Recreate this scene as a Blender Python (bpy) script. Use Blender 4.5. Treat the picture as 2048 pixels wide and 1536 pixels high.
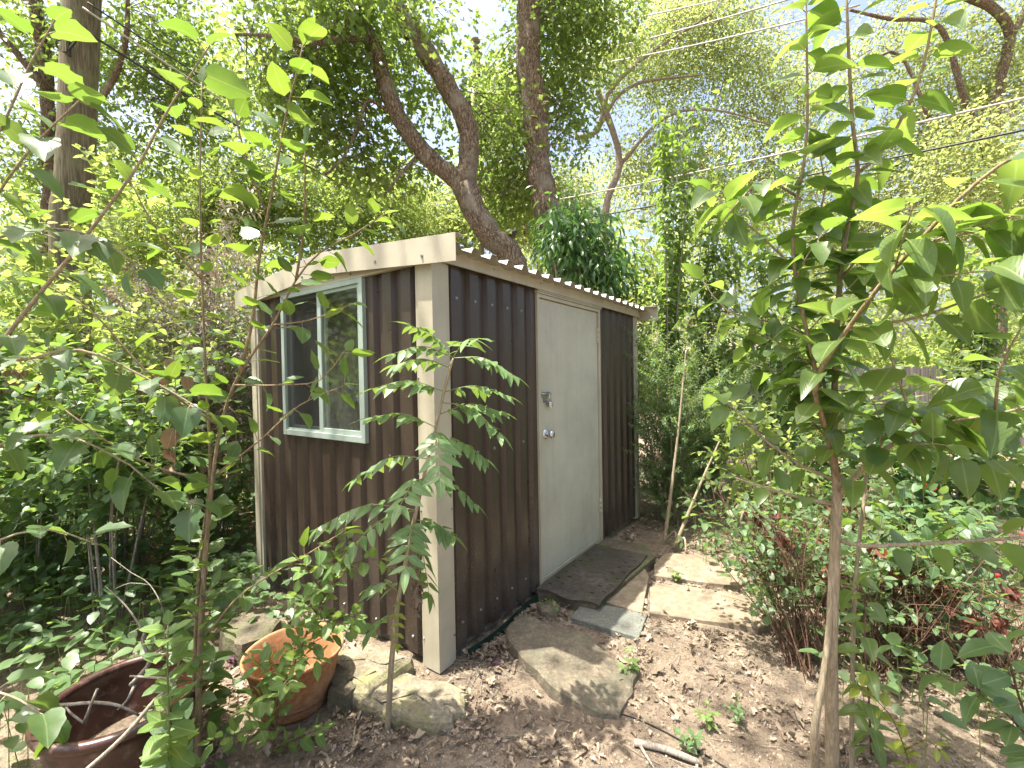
import bpy, bmesh, math, random
import numpy as np
from mathutils import Vector, Matrix, noise
random.seed(7); rng = np.random.default_rng(11)
SC = bpy.context.scene
COL = SC.collection
for o in list(bpy.data.objects): bpy.data.objects.remove(o)

# ------------------------------------------------------------------ camera
FPX = 889.0; ZC = 1.40
PITCH = -math.atan(15 / FPX); ROLL = 0.0175
FW = Vector((0, math.cos(PITCH), math.sin(PITCH))); R0 = Vector((1, 0, 0)); U0 = R0.cross(FW)
RT = R0 * math.cos(ROLL) - U0 * math.sin(ROLL); UP = U0 * math.cos(ROLL) + R0 * math.sin(ROLL)
CAMP = Vector((0, 0, ZC))
cd = bpy.data.cameras.new('camera'); cam = bpy.data.objects.new('camera', cd); COL.objects.link(cam)
cd.sensor_width = 36; cd.lens = FPX / 2048 * 36; cd.clip_start = 0.02; cd.clip_end = 2000
cam.matrix_world = Matrix(((RT.x, UP.x, -FW.x, 0), (RT.y, UP.y, -FW.y, 0), (RT.z, UP.z, -FW.z, ZC), (0, 0, 0, 1)))
SC.camera = cam

# ------------------------------------------------------------------ sky, sun, exposure
SUN_EL = 72.0; SDIR = Vector((-1.0, -0.2, 0)).normalized()
sd = (SDIR * math.cos(math.radians(SUN_EL)) + Vector((0, 0, math.sin(math.radians(SUN_EL)))))
w = bpy.data.worlds.new('World'); SC.world = w; w.use_nodes = True
nt = w.node_tree
bg = nt.nodes['Background']; sky = nt.nodes.new('ShaderNodeTexSky'); sky.sky_type = 'NISHITA'; sky.sun_disc = False
sky.sun_elevation = math.radians(SUN_EL); sky.sun_rotation = math.atan2(sd.x, sd.y)
sky.air_density = 1.0; sky.dust_density = 7.0; sky.ozone_density = 1.0
nt.links.new(sky.outputs[0], bg.inputs[0]); bg.inputs[1].default_value = 0.14
sl = bpy.data.lights.new('sun', 'SUN'); sl.energy = 5.0; sl.angle = math.radians(0.53); sl.color = (1, 0.94, 0.83)
so = bpy.data.objects.new('sun', sl); COL.objects.link(so); so.location = (0, 0, 20)
so.rotation_euler = (-sd).to_track_quat('-Z', 'Y').to_euler()
SC.view_settings.view_transform = 'Standard'; SC.view_settings.look = 'None'
SC.view_settings.gamma = 1.0; SC.view_settings.use_curve_mapping = False
SC.view_settings.exposure = 1.66

# ------------------------------------------------------------------ helpers
def ray(px, py): return RT * ((px - 1024) / FPX) - UP * ((py - 768) / FPX) + FW
def P(px, py, d): return CAMP + ray(px, py) * d
def G(px, py, z=0.0):
    r = ray(px, py); return CAMP + r * ((z - ZC) / r.z)
ORG = {}
def org(o): return ORG.get(o.name, Vector()) if o else Vector()
def tag(o, label=None, cat=None, group=None, kind=None):
    if label: o['label'] = label
    if cat: o['category'] = cat
    if group: o['group'] = group
    if kind: o['kind'] = kind
    return o
def thing(name, loc, label, cat, group=None):
    o = bpy.data.objects.new(name, None); COL.objects.link(o); o.location = loc; o.empty_display_size = .05
    ORG[o.name] = Vector(loc); return tag(o, label, cat, group)
def link(name, me, parent=None, at=None):
    o = bpy.data.objects.new(name, me); COL.objects.link(o)
    if parent: o.parent = parent
    ORG[o.name] = org(parent) if at is None else Vector(at)
    return o
class MB:
    def __init__(s): s.v = []; s.f = []
    def add(s, vs, fs):
        n = len(s.v); s.v += [tuple(a) for a in vs]; s.f += [tuple(i + n for i in q) for q in fs]
    def hexa(s, p):  # 8 pts, bottom loop then top loop
        s.add(p, [(3, 2, 1, 0), (4, 5, 6, 7), (0, 1, 5, 4), (1, 2, 6, 5), (2, 3, 7, 6), (3, 0, 4, 7)])
    def box(s, o, ax, ay, az):  # origin corner and three edge vectors
        o, ax, ay, az = map(Vector, (o, ax, ay, az)); s.hexa([o, o + ax, o + ax + ay, o + ay, o + az, o + ax + az, o + ax + ay + az, o + ay + az])
    def tube(s, pts, rad, n=8, cap=True, jit=0.0):
        pts = [Vector(p) for p in pts]; k = len(pts)
        if not hasattr(rad, '__len__'): rad = [rad] * k
        elif len(rad) == 2 and k != 2: rad = [rad[0] + (rad[1] - rad[0]) * i / (k - 1) for i in range(k)]
        t = (pts[1] - pts[0]).normalized(); a = t.orthogonal().normalized(); vs = []
        for i, p in enumerate(pts):
            t = (pts[min(i + 1, k - 1)] - pts[max(i - 1, 0)])
            if t.length < 1e-9: t = Vector((0, 0, 1))
            t.normalize(); a = (a - t * a.dot(t)).normalized(); b = t.cross(a)
            for j in range(n):
                an = 2 * math.pi * j / n
                q = (a * math.cos(an) + b * math.sin(an)) * rad[i]
                if jit: q *= 1 + jit * noise.noise(Vector((math.cos(an) * 1.3, math.sin(an) * 1.3, i * .55)) + p * 2)
                vs.append(p + q)
        fs = [(i * n + j, i * n + (j + 1) % n, (i + 1) * n + (j + 1) % n, (i + 1) * n + j) for i in range(k - 1) for j in range(n)]
        if cap: fs += [tuple(range(n - 1, -1, -1)), tuple(range((k - 1) * n, k * n))]
        s.add(vs, fs)
    def lathe(s, c, prof, n=40, closed=False, ax=Vector((0, 0, 1)), wob=0.0):
        c = Vector(c); ax = Vector(ax).normalized(); a = ax.orthogonal().normalized(); b = ax.cross(a); vs = []
        for r, z in prof:
            for j in range(n):
                an = 2 * math.pi * j / n; rr = r * (1 + wob * math.sin(2 * an + 1) + wob * .5 * math.sin(5 * an))
                vs.append(c + (a * math.cos(an) + b * math.sin(an)) * rr + ax * z)
        k = len(prof); fs = [(i * n + j, i * n + (j + 1) % n, (i + 1) * n + (j + 1) % n, (i + 1) * n + j) for i in range(k - 1) for j in range(n)]
        s.add(vs, fs)
    def build(s, name, mat, parent=None, smooth=False, bevel=0, kind=None):
        o_ = org(parent); me = bpy.data.meshes.new(name)
        me.from_pydata([(a[0] - o_.x, a[1] - o_.y, a[2] - o_.z) for a in s.v], [], s.f); me.materials.append(mat)
        bm = bmesh.new(); bm.from_mesh(me); bmesh.ops.recalc_face_normals(bm, faces=bm.faces)
        if bevel: bmesh.ops.bevel(bm, geom=[e for e in bm.edges if len(e.link_faces) == 2 and e.calc_face_angle(0) > .5], offset=bevel, segments=2, affect='EDGES', profile=.6)
        bm.to_mesh(me); bm.free()
        if smooth: me.shade_smooth()
        o = link(name, me, parent)
        if kind: o['kind'] = kind
        return o
def spline(pts, step=.05):
    pts = [Vector(p) for p in pts]
    if len(pts) == 2:
        n = max(2, int((pts[1] - pts[0]).length / step)); return [pts[0].lerp(pts[1], i / n) for i in range(n + 1)]
    out = []; q = [pts[0] * 2 - pts[1]] + pts + [pts[-1] * 2 - pts[-2]]
    for i in range(1, len(q) - 2):
        a, b, c, d = q[i - 1:i + 3]; n = max(2, int((c - b).length / step))
        for k in range(n):
            t = k / n; out.append(.5 * ((2 * b) + (c - a) * t + (2 * a - 5 * b + 4 * c - d) * t * t + (3 * b - a - 3 * c + d) * t ** 3))
    out.append(pts[-1]); return out
def PX(lst, step=.05): return spline([P(*a) for a in lst], step)
def rnd(a, b): return random.uniform(a, b)
def rvec(s=1.0): return Vector((random.gauss(0, 1), random.gauss(0, 1), random.gauss(0, 1))) * s

# ------------------------------------------------------------------ materials
def newmat(name):
    m = bpy.data.materials.new(name); m.use_nodes = True; t = m.node_tree; t.nodes.clear()
    out = t.nodes.new('ShaderNodeOutputMaterial'); return m, t, out
def N(t, typ, **kw):
    n = t.nodes.new(typ)
    for k, v in kw.items():
        if k in n.inputs.keys(): n.inputs[k].default_value = v
        else: setattr(n, k, v)
    return n
def c4(c): return (c[0], c[1], c[2], 1)
def mixc(t, fac, a, b, mode='MIX'):
    n = t.nodes.new('ShaderNodeMix'); n.data_type = 'RGBA'; n.blend_type = mode
    for sock, v in ((n.inputs[0], fac), (n.inputs[6], a), (n.inputs[7], b)):
        if hasattr(v, 'links') or isinstance(v, bpy.types.NodeSocket): t.links.new(v, sock)
        elif isinstance(v, (int, float)): sock.default_value = v
        else: sock.default_value = c4(v)
    return n.outputs[2]
def ramp(t, src, stops):
    n = t.nodes.new('ShaderNodeValToRGB'); t.links.new(src, n.inputs[0]); e = n.color_ramp.elements
    while len(e) < len(stops): e.new(.5)
    for el, (p, c) in zip(e, stops):
        el.position = p; el.color = c4(c) if hasattr(c, '__len__') else (c, c, c, 1)
    return n.outputs[0]
def nz(t, scale, detail=4, rough=.6, vec=None, w=None):
    n = N(t, 'ShaderNodeTexNoise'); n.inputs['Scale'].default_value = scale; n.inputs['Detail'].default_value = detail; n.inputs['Roughness'].default_value = rough
    if vec is not None: t.links.new(vec, n.inputs['Vector'])
    return n.outputs[0]
def coord(t, scale=(1, 1, 1)):
    g = N(t, 'ShaderNodeNewGeometry'); mp = N(t, 'ShaderNodeMapping'); mp.inputs['Scale'].default_value = scale
    t.links.new(g.outputs['Position'], mp.inputs['Vector']); return mp.outputs[0]
def bump(t, h, strength, dist, prev=None):
    b = N(t, 'ShaderNodeBump'); b.inputs['Strength'].default_value = strength; b.inputs['Distance'].default_value = dist
    t.links.new(h, b.inputs['Height'])
    if prev is not None: t.links.new(prev, b.inputs['Normal'])
    return b.outputs[0]
def pbsdf(t, col, rough=.5, spec=.5, metal=0, nrm=None, coat=0):
    p = N(t, 'ShaderNodeBsdfPrincipled')
    if isinstance(col, bpy.types.NodeSocket): t.links.new(col, p.inputs['Base Color'])
    else: p.inputs['Base Color'].default_value = c4(col)
    if isinstance(rough, bpy.types.NodeSocket): t.links.new(rough, p.inputs['Roughness'])
    else: p.inputs['Roughness'].default_value = rough
    p.inputs['Specular IOR Level'].default_value = spec; p.inputs['Metallic'].default_value = metal
    if coat: p.inputs['Coat Weight'].default_value = coat; p.inputs['Coat Roughness'].default_value = .15
    if nrm is not None: t.links.new(nrm, p.inputs['Normal'])
    return p.outputs[0]
def leafmat(name, c1, c2, tr, mix=.42, rough=.42, joined=True, spot=None, vein=None):
    m, t, out = newmat(name)
    if joined: src = N(t, 'ShaderNodeAttribute', attribute_name='rnd').outputs['Fac']
    else: src = N(t, 'ShaderNodeObjectInfo').outputs['Random']
    col = mixc(t, src, c1, c2); pos = coord(t)
    v = ramp(t, nz(t, 30, 3, .6, pos), [(.3, (.72, .74, .7)), (.7, (1.15, 1.12, 1.1))]); col = mixc(t, 1.0, col, v, 'MULTIPLY')
    trc = mixc(t, src, tr, (tr[0] * .75, tr[1] * .9, tr[2] * .7))
    if spot:
        sp = ramp(t, nz(t, 55, 2, .5, pos), [(.68, 0.0), (.74, 1.0)]); col = mixc(t, sp, col, spot)
    if not joined:
        ac = N(t, 'ShaderNodeAttribute', attribute_name='across').outputs['Fac']
        vv = ramp(t, ac, [(.03, 1.0), (.09, 0.0)]); col = mixc(t, vv, col, vein or (c2[0] * 1.4 + .03, c2[1] * 1.25 + .03, c2[2] * 1.3 + .02))
        trc = mixc(t, vv, trc, (tr[0] * 1.1, tr[1] * 1.05, tr[2] * 1.6))
        al = N(t, 'ShaderNodeAttribute', attribute_name='vein').outputs['Fac']
        sw = N(t, 'ShaderNodeMath', operation='SINE'); t.links.new(al, sw.inputs[0])
        nb = bump(t, sw.outputs[0], .1, .002)
    else: nb = None
    d = pbsdf(t, col, rough, .5, nrm=nb)
    tl = N(t, 'ShaderNodeBsdfTranslucent'); t.links.new(trc, tl.inputs['Color'])
    mx = N(t, 'ShaderNodeMixShader'); mx.inputs[0].default_value = mix
    t.links.new(d, mx.inputs[1]); t.links.new(tl.outputs[0], mx.inputs[2]); t.links.new(mx.outputs[0], out.inputs[0]); return m
def barkmat(name, c1, c2, sc=14, stretch=.25, bs=.9, lich=None, bd=.02):
    m, t, out = newmat(name); pos = coord(t, (1, 1, stretch))
    vo = N(t, 'ShaderNodeTexVoronoi'); vo.feature = 'DISTANCE_TO_EDGE'; vo.inputs['Scale'].default_value = sc
    dn = N(t, 'ShaderNodeTexNoise'); dn.inputs['Scale'].default_value = sc * .6; dn.inputs['Detail'].default_value = 5; t.links.new(pos, dn.inputs['Vector'])
    va = N(t, 'ShaderNodeVectorMath', operation='MULTIPLY_ADD'); va.inputs[1].default_value = (.09, .09, .09); t.links.new(dn.outputs['Color'], va.inputs[0]); t.links.new(pos, va.inputs[2]); t.links.new(va.outputs[0], vo.inputs['Vector'])
    n1 = nz(t, sc * 1.6, 7, .75, pos)
    h = N(t, 'ShaderNodeMath', operation='MULTIPLY_ADD'); h.inputs[1].default_value = .9; t.links.new(vo.outputs['Distance'], h.inputs[0]); t.links.new(n1, h.inputs[2])
    col = ramp(t, h.outputs[0], [(.42, c2), (.82, c1)])
    if lich: col = mixc(t, ramp(t, nz(t, 4, 4, .6, coord(t)), [(.52, 0.0), (.66, .7)]), col, lich)
    t.links.new(pbsdf(t, col, .9, .2, nrm=bump(t, h.outputs[0], bs, bd)), out.inputs[0]); return m
def paint(name, c, rough=.4, dirt=(.2, .15, .09), dirtamt=.35, spec=.5, speck=None, vstreak=True, metal=0):
    m, t, out = newmat(name); pos = coord(t); st = coord(t, (14, 14, .6))
    col = mixc(t, ramp(t, nz(t, 3, 5, .65, pos), [(.35, 0.0), (.75, dirtamt)]), c, tuple(a * .52 + b * .12 for a, b in zip(c, dirt)))
    if vstreak: col = mixc(t, ramp(t, nz(t, 1.6, 4, .6, st), [(.5, 0.0), (.8, dirtamt * .6)]), col, tuple(a * .55 + b * .1 for a, b in zip(c, dirt)))
    if speck:
        g = N(t, 'ShaderNodeNewGeometry'); sx = N(t, 'ShaderNodeSeparateXYZ'); t.links.new(g.outputs['Position'], sx.inputs[0])
        lo = ramp(t, sx.outputs[2], [(.0, 1.0), (.75, .25)])
        sp = ramp(t, nz(t, 170, 2, .5, pos), [(.66, 0.0), (.7, .8)]); mu = N(t, 'ShaderNodeMath', operation='MULTIPLY')
        t.links.new(sp, mu.inputs[0]); t.links.new(lo, mu.inputs[1]); col = mixc(t, mu.outputs[0], col, speck)
        sm = ramp(t, nz(t, 2.2, 5, .7, pos), [(.4, 0.0), (.7, .4)]); mu2 = N(t, 'ShaderNodeMath', operation='MULTIPLY'); t.links.new(sm, mu2.inputs[0]); t.links.new(lo, mu2.inputs[1])
        col = mixc(t, mu2.outputs[0], col, tuple(a * .5 for a in speck))
    r = ramp(t, nz(t, 6, 4, .6, pos), [(.3, rough * .8), (.7, min(1, rough * 1.35))])
    t.links.new(pbsdf(t, col, r, spec, metal, bump(t, nz(t, 5, 3, .5, pos), .15, .02)), out.inputs[0]); return m
def rockmat(name, c1, c2, c3, sc=6, bs=.6, green=None, speckle=0, rough=.88):
    m, t, out = newmat(name); pos = coord(t)
    n1 = nz(t, sc, 8, .68, pos); n2 = nz(t, sc * 6, 6, .7, pos)
    col = ramp(t, n1, [(.36, c2), (.5, c1), (.64, c3)])
    col = mixc(t, ramp(t, n2, [(.42, .65), (.6, 0.0)]), col, tuple(a * .45 for a in c1))
    if green: col = mixc(t, ramp(t, nz(t, sc * .7, 5, .65, coord(t, (1, 1, 1.4))), [(.5, 0.0), (.66, .75)]), col, green)
    if speckle: col = mixc(t, ramp(t, nz(t, 260, 2, .6, pos), [(.42, speckle), (.56, 0.0)]), col, tuple(a * .35 for a in c1))
    n3 = nz(t, 220, 5, .75, pos); col = mixc(t, ramp(t, n3, [(.4, .4), (.58, 0.0)]), col, tuple(a * .5 for a in c1))
    b = bump(t, n1, bs, .03); b = bump(t, n2, bs * .8, .01, b); b = bump(t, n3, bs * .6, .003, b)
    t.links.new(pbsdf(t, col, rough, .25, nrm=b), out.inputs[0]); return m
def simple(name, c, rough=.6, metal=0, spec=.5, var=.25, sc=8):
    m, t, out = newmat(name); col = mixc(t, ramp(t, nz(t, sc, 4, .6, coord(t)), [(.3, 0.0), (.7, 1.0)]), c, tuple(a * (1 - var * 1.6) for a in c))
    t.links.new(pbsdf(t, col, rough, spec, metal), out.inputs[0]); return m
M = {}
M['brown'] = paint('brown_siding_paint', (.038, .026, .0195), .33, speck=(.3, .27, .23), dirtamt=.3)
M['beige'] = paint('beige_trim_paint', (.41, .38, .29), .38, dirtamt=.5)
M['door'] = paint('door_paint', (.43, .42, .335), .42, dirtamt=.55)
M['alu'] = paint('window_aluminium', (.34, .42, .38), .4, dirtamt=.3, metal=.3)
M['roof'] = paint('roof_metal', (.30, .28, .235), .38, dirtamt=.5, vstreak=False)
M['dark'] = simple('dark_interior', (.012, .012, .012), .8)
M['steel'] = simple('bright_steel', (.62, .63, .65), .22, 1, var=.15)
M['zinc'] = simple('dull_zinc', (.42, .43, .44), .38, .9, var=.25, sc=60)
M['terra'] = rockmat('terracotta', (.42, .19, .085), (.34, .145, .062), (.46, .26, .14), 7, .18, green=(.33, .2, .11), rough=.85)
M['stone'] = rockmat('flagstone', (.225, .19, .135), (.12, .11, .082), (.32, .27, .195), 9, 1.0, green=(.12, .13, .09))
M['sand'] = rockmat('sandstone_slab', (.26, .212, .15), (.2, .16, .11), (.33, .275, .2), 3.5, .35)
M['lime'] = rockmat('limestone', (.3, .265, .19), (.19, .155, .1), (.4, .355, .27), 9, 1.0, green=(.25, .25, .1))
M['grey'] = rockmat('grey_paver', (.2, .208, .178), (.15, .16, .14), (.26, .26, .22), 9, .3, speckle=.75)
M['dstone'] = rockmat('dark_stone', (.15, .128, .09), (.085, .074, .055), (.24, .2, .145), 6, .9, green=(.1, .12, .05))
M['conc'] = rockmat('concrete', (.3, .28, .24), (.22, .21, .18), (.38, .36, .3), 7, .4)
M['mat'] = rockmat('rubber_mat', (.085, .076, .06), (.055, .05, .042), (.14, .123, .096), 5, .5, green=(.055, .06, .014), speckle=.3)
M['green_edge'] = simple('green_plastic', (.008, .032, .022), .45)
M['oakbark'] = barkmat('oak_bark', (.36, .275, .19), (.05, .036, .025), 34, .35, 1.0, bd=.04, lich=(.33, .3, .24))
M['palebark'] = barkmat('pale_bark', (.3, .25, .19), (.12, .1, .075), 30, .3, .7)
M['poleW'] = barkmat('pole_wood', (.2, .17, .11), (.075, .065, .04), 40, .04, .7, lich=(.17, .18, .09), bd=.01)
M['tanstem'] = barkmat('tan_stem_bark', (.36, .3, .205), (.2, .165, .11), 60, .15, .5, bd=.004)
M['brownstem'] = barkmat('brown_stem_bark', (.3, .235, .145), (.15, .11, .065), 60, .15, .5, bd=.004)
M['greystem'] = barkmat('grey_twig_bark', (.31, .28, .235), (.15, .13, .1), 60, .2, .5, bd=.004)
M['twig'] = barkmat('red_brown_twig', (.17, .1, .065), (.07, .04, .03), 60, .2, .4, bd=.004)
M['greenstem'] = simple('green_stem', (.2, .24, .07), .5)
M['fence'] = barkmat('weathered_cedar', (.33, .235, .15), (.14, .095, .058), 18, .05, .5, bd=.006)
M['fence2'] = barkmat('grey_cedar', (.2, .185, .16), (.09, .08, .068), 18, .05, .5, bd=.006)
M['wire'] = simple('black_cable', (.02, .02, .02), .5)
M['wire2'] = simple('pale_cable', (.45, .42, .36), .5)
M['brick'] = simple('house_wall', (.3, .2, .15), .9)
M['shingle'] = simple('roof_shingle', (.36, .29, .26), .9, var=.3, sc=20)
M['red'] = simple('red_petal', (.6, .02, .02), .5, var=.1)
M['purple'] = simple('purple_petal', (.16, .03, .12), .5, var=.3, sc=40)
def glazed():
    m, t, out = newmat('brown_glaze'); pos = coord(t)
    col = ramp(t, nz(t, 6, 6, .7, pos), [(.3, (.018, .009, .007)), (.55, (.055, .02, .013)), (.75, (.09, .04, .026))])
    col = mixc(t, ramp(t, nz(t, 24, 4, .6, pos), [(.55, 0.0), (.7, .35)]), col, (.2, .16, .13))
    t.links.new(pbsdf(t, col, ramp(t, nz(t, 9, 4, .6, pos), [(.3, .22), (.7, .5)]), .55, 0, bump(t, nz(t, 30, 3, .6, pos), .25, .006)), out.inputs[0]); return m
M['glaze'] = glazed()
def soil():
    m, t, out = newmat('soil'); pos = coord(t)
    n1 = nz(t, 1.1, 6, .7, pos); n2 = nz(t, 28, 8, .75, pos); n3 = nz(t, 160, 4, .7, pos)
    col = ramp(t, n1, [(.3, (.18, .14, .1)), (.5, (.275, .22, .162)), (.72, (.36, .3, .228))])
    col = mixc(t, ramp(t, n2, [(.36, .75), (.55, 0.0)]), col, (.085, .06, .043))
    col = mixc(t, ramp(t, n3, [(.6, 0.0), (.7, .7)]), col, (.3, .25, .19))
    b = bump(t, n2, .9, .03); b = bump(t, n3, .8, .008, b)
    t.links.new(pbsdf(t, col, .95, .15, nrm=b), out.inputs[0]); return m
M['soil'] = soil()
def glassmat(name, dust, tint=(.75, .8, .78)):
    m, t, out = newmat(name); pos = coord(t); g = N(t, 'ShaderNodeNewGeometry'); sx = N(t, 'ShaderNodeSeparateXYZ'); t.links.new(g.outputs['Position'], sx.inputs[0])
    gl = N(t, 'ShaderNodeBsdfGlossy'); gl.inputs['Roughness'].default_value = .05; gl.inputs['Color'].default_value = (.95, .97, .95, 1)
    tr = N(t, 'ShaderNodeBsdfTransparent'); tr.inputs['Color'].default_value = c4(tint)
    lw = N(t, 'ShaderNodeLayerWeight'); pw = N(t, 'ShaderNodeMath', operation='POWER'); pw.inputs[1].default_value = 2.6; t.links.new(lw.outputs['Facing'], pw.inputs[0]); fr = N(t, 'ShaderNodeMath', operation='MULTIPLY_ADD'); fr.inputs[1].default_value = .7; fr.inputs[2].default_value = .045; t.links.new(pw.outputs[0], fr.inputs[0])
    mx = N(t, 'ShaderNodeMixShader'); t.links.new(fr.outputs[0], mx.inputs[0]); t.links.new(tr.outputs[0], mx.inputs[1]); t.links.new(gl.outputs[0], mx.inputs[2])
    du = N(t, 'ShaderNodeBsdfDiffuse'); du.inputs['Color'].default_value = (.42, .43, .4, 1)
    mr = N(t, 'ShaderNodeMapRange'); mr.inputs['From Min'].default_value = 1.02; mr.inputs['From Max'].default_value = 1.75; mr.inputs['To Min'].default_value = 1.0; mr.inputs['To Max'].default_value = .12
    t.links.new(sx.outputs[2], mr.inputs['Value'])
    sp = ramp(t, nz(t, 75, 5, .75, coord(t, (1, 1, .45))), [(.35, .22), (.75, .8)])
    mu = N(t, 'ShaderNodeMath', operation='MULTIPLY'); t.links.new(sp, mu.inputs[0]); t.links.new(mr.outputs[0], mu.inputs[1])
    mu2 = N(t, 'ShaderNodeMath', operation='MULTIPLY'); t.links.new(mu.outputs[0], mu2.inputs[0]); mu2.inputs[1].default_value = dust
    m2 = N(t, 'ShaderNodeMixShader'); t.links.new(mu2.outputs[0], m2.inputs[0]); t.links.new(mx.outputs[0], m2.inputs[1]); t.links.new(du.outputs[0], m2.inputs[2])
    t.links.new(m2.outputs[0], out.inputs[0]); return m
M['glass'] = glassmat('dusty_glass', .24)
def screenmat():
    m, t, out = newmat('insect_screen'); tr = N(t, 'ShaderNodeBsdfTransparent'); d = N(t, 'ShaderNodeBsdfDiffuse'); d.inputs['Color'].default_value = (.03, .031, .03, 1)
    mx = N(t, 'ShaderNodeMixShader'); mx.inputs[0].default_value = .62; t.links.new(tr.outputs[0], mx.inputs[1]); t.links.new(d.outputs[0], mx.inputs[2]); t.links.new(mx.outputs[0], out.inputs[0]); return m
M['screen'] = screenmat()
# leaves: (dark, light, translucent)
M['privet'] = leafmat('privet_leaf', (.085, .145, .05), (.125, .19, .062), (.32, .45, .07), .48, .32, False, spot=(.14, .1, .04))
M['pear'] = leafmat('pear_leaf', (.055, .115, .04), (.085, .155, .05), (.25, .35, .04), .44, .4, False, spot=(.16, .1, .04))
M['pinna'] = leafmat('pinnate_leaflet', (.085, .17, .06), (.13, .22, .08), (.26, .37, .06), .34, .45, False)
M['mulb'] = leafmat('lobed_leaf', (.055, .115, .045), (.085, .15, .055), (.24, .35, .05), .4, .42, False, spot=(.15, .1, .04))
M['small'] = leafmat('small_toothed_leaf', (.1, .18, .05), (.15, .24, .07), (.3, .4, .07), .4, .5, False)
M['yell'] = leafmat('yellow_green_leaf', (.16, .22, .03), (.22, .27, .04), (.34, .38, .04), .4, .5, False)
M['under'] = leafmat('understory_leaf', (.075, .145, .07), (.125, .2, .09), (.28, .42, .08), .42, .4, False)
M['dead'] = leafmat('dry_leaf', (.12, .085, .055), (.22, .165, .115), (.18, .1, .05), .2, .85, False)
M['rust'] = leafmat('rust_leaf', (.075, .02, .011), (.13, .036, .017), (.16, .03, .01), .2, .7, False)
M['j_oak'] = leafmat('oak_foliage', (.075, .13, .045), (.125, .185, .06), (.38, .48, .1), .52, .4)
M['j_elm'] = leafmat('pale_elm_foliage', (.12, .16, .05), (.2, .23, .08), (.6, .64, .22), .52, .5)
M['j_far'] = leafmat('far_foliage', (.09, .14, .045), (.15, .2, .065), (.48, .56, .14), .5, .5)
M['j_dark'] = leafmat('evergreen_foliage', (.035, .085, .035), (.065, .125, .045), (.2, .38, .06), .36, .3)
M['j_bush'] = leafmat('bush_foliage', (.08, .15, .07), (.13, .205, .09), (.3, .43, .09), .44, .42)
M['j_privet'] = leafmat('privet_foliage', (.075, .135, .05), (.115, .18, .06), (.32, .45, .07), .46, .33)
M['j_dry'] = leafmat('dry_foliage', (.26, .22, .19), (.42, .37, .33), (.4, .3, .22), .22, .6)
M['j_litter'] = leafmat('leaf_litter', (.11, .08, .055), (.38, .31, .235), (.3, .18, .08), .12, .85)
M['j_rust'] = leafmat('rust_foliage', (.2, .05, .018), (.3, .1, .03), (.45, .12, .02), .3, .7)

# ------------------------------------------------------------------ leaf templates: unit length along +Y, normal +Z
def T_blade(n, W, p=.8, q=1.0, fold=.25, curl=.2, wave=0.0, tipq=None, widths=None):
    vs = []; fs = []; ac = []; vein = []
    for k in range(n + 1):
        y = k / n; ww = widths[k] if widths else W * max(0, math.sin(math.pi * y ** p)) ** q
        z = -curl * y * y
        if k in (0, n): vs.append((0, y, z)); ac.append(0); vein.append(y * 60)
        else:
            wz = wave * math.sin(k * 2.3)
            vs += [(-ww, y, z + fold * ww + wz), (0, y, z), (ww, y, z + fold * ww - wz)]; ac += [1, 0, 1]; vein += [(y + .25) * 60, y * 60, (y + .25) * 60]
    def row(k): return (0, 0, 0) if k == 0 else ((3 * n - 2,) * 3 if k == n else tuple(1 + 3 * (k - 1) + j for j in range(3)))
    for k in range(n):
        a, b = row(k), row(k + 1)
        if k == 0: fs += [(a[1], b[1], b[0]), (a[1], b[2], b[1])]
        elif k == n - 1: fs += [(a[0], a[1], b[1]), (a[1], a[2], b[1])]
        else: fs += [(a[0], a[1], b[1], b[0]), (a[1], a[2], b[2], b[1])]
    return vs, fs, ac, vein
def T_fan(pts, c=(0, .42), fold=.2, curl=.25):
    pts = [(x, y) for x, y in pts]; L = pts + [(-x, y) for x, y in pts[-2:0:-1]]
    vs = [(c[0], c[1], -curl * c[1] ** 2)] + [(x, y, -curl * y * y + fold * abs(x)) for x, y in L]; n = len(L)
    return vs, [(0, 1 + (i + 1) % n, 1 + i) for i in range(n)], [0] + [min(1, abs(x) * 4) for x, y in L], [0] * (n + 1)
MULB = [(0, 0), (.16, -.08), (.34, .02), (.4, .16), (.56, .3), (.36, .42), (.34, .56), (.4, .7), (.22, .8), (0, 1.05)]
MULB2 = [(0, 0), (.2, -.07), (.38, .08), (.43, .25), (.4, .42), (.42, .56), (.3, .7), (.2, .88), (0, 1.05)]
OAKW = [0, .2, .1, .33, .14, 0]
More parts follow.
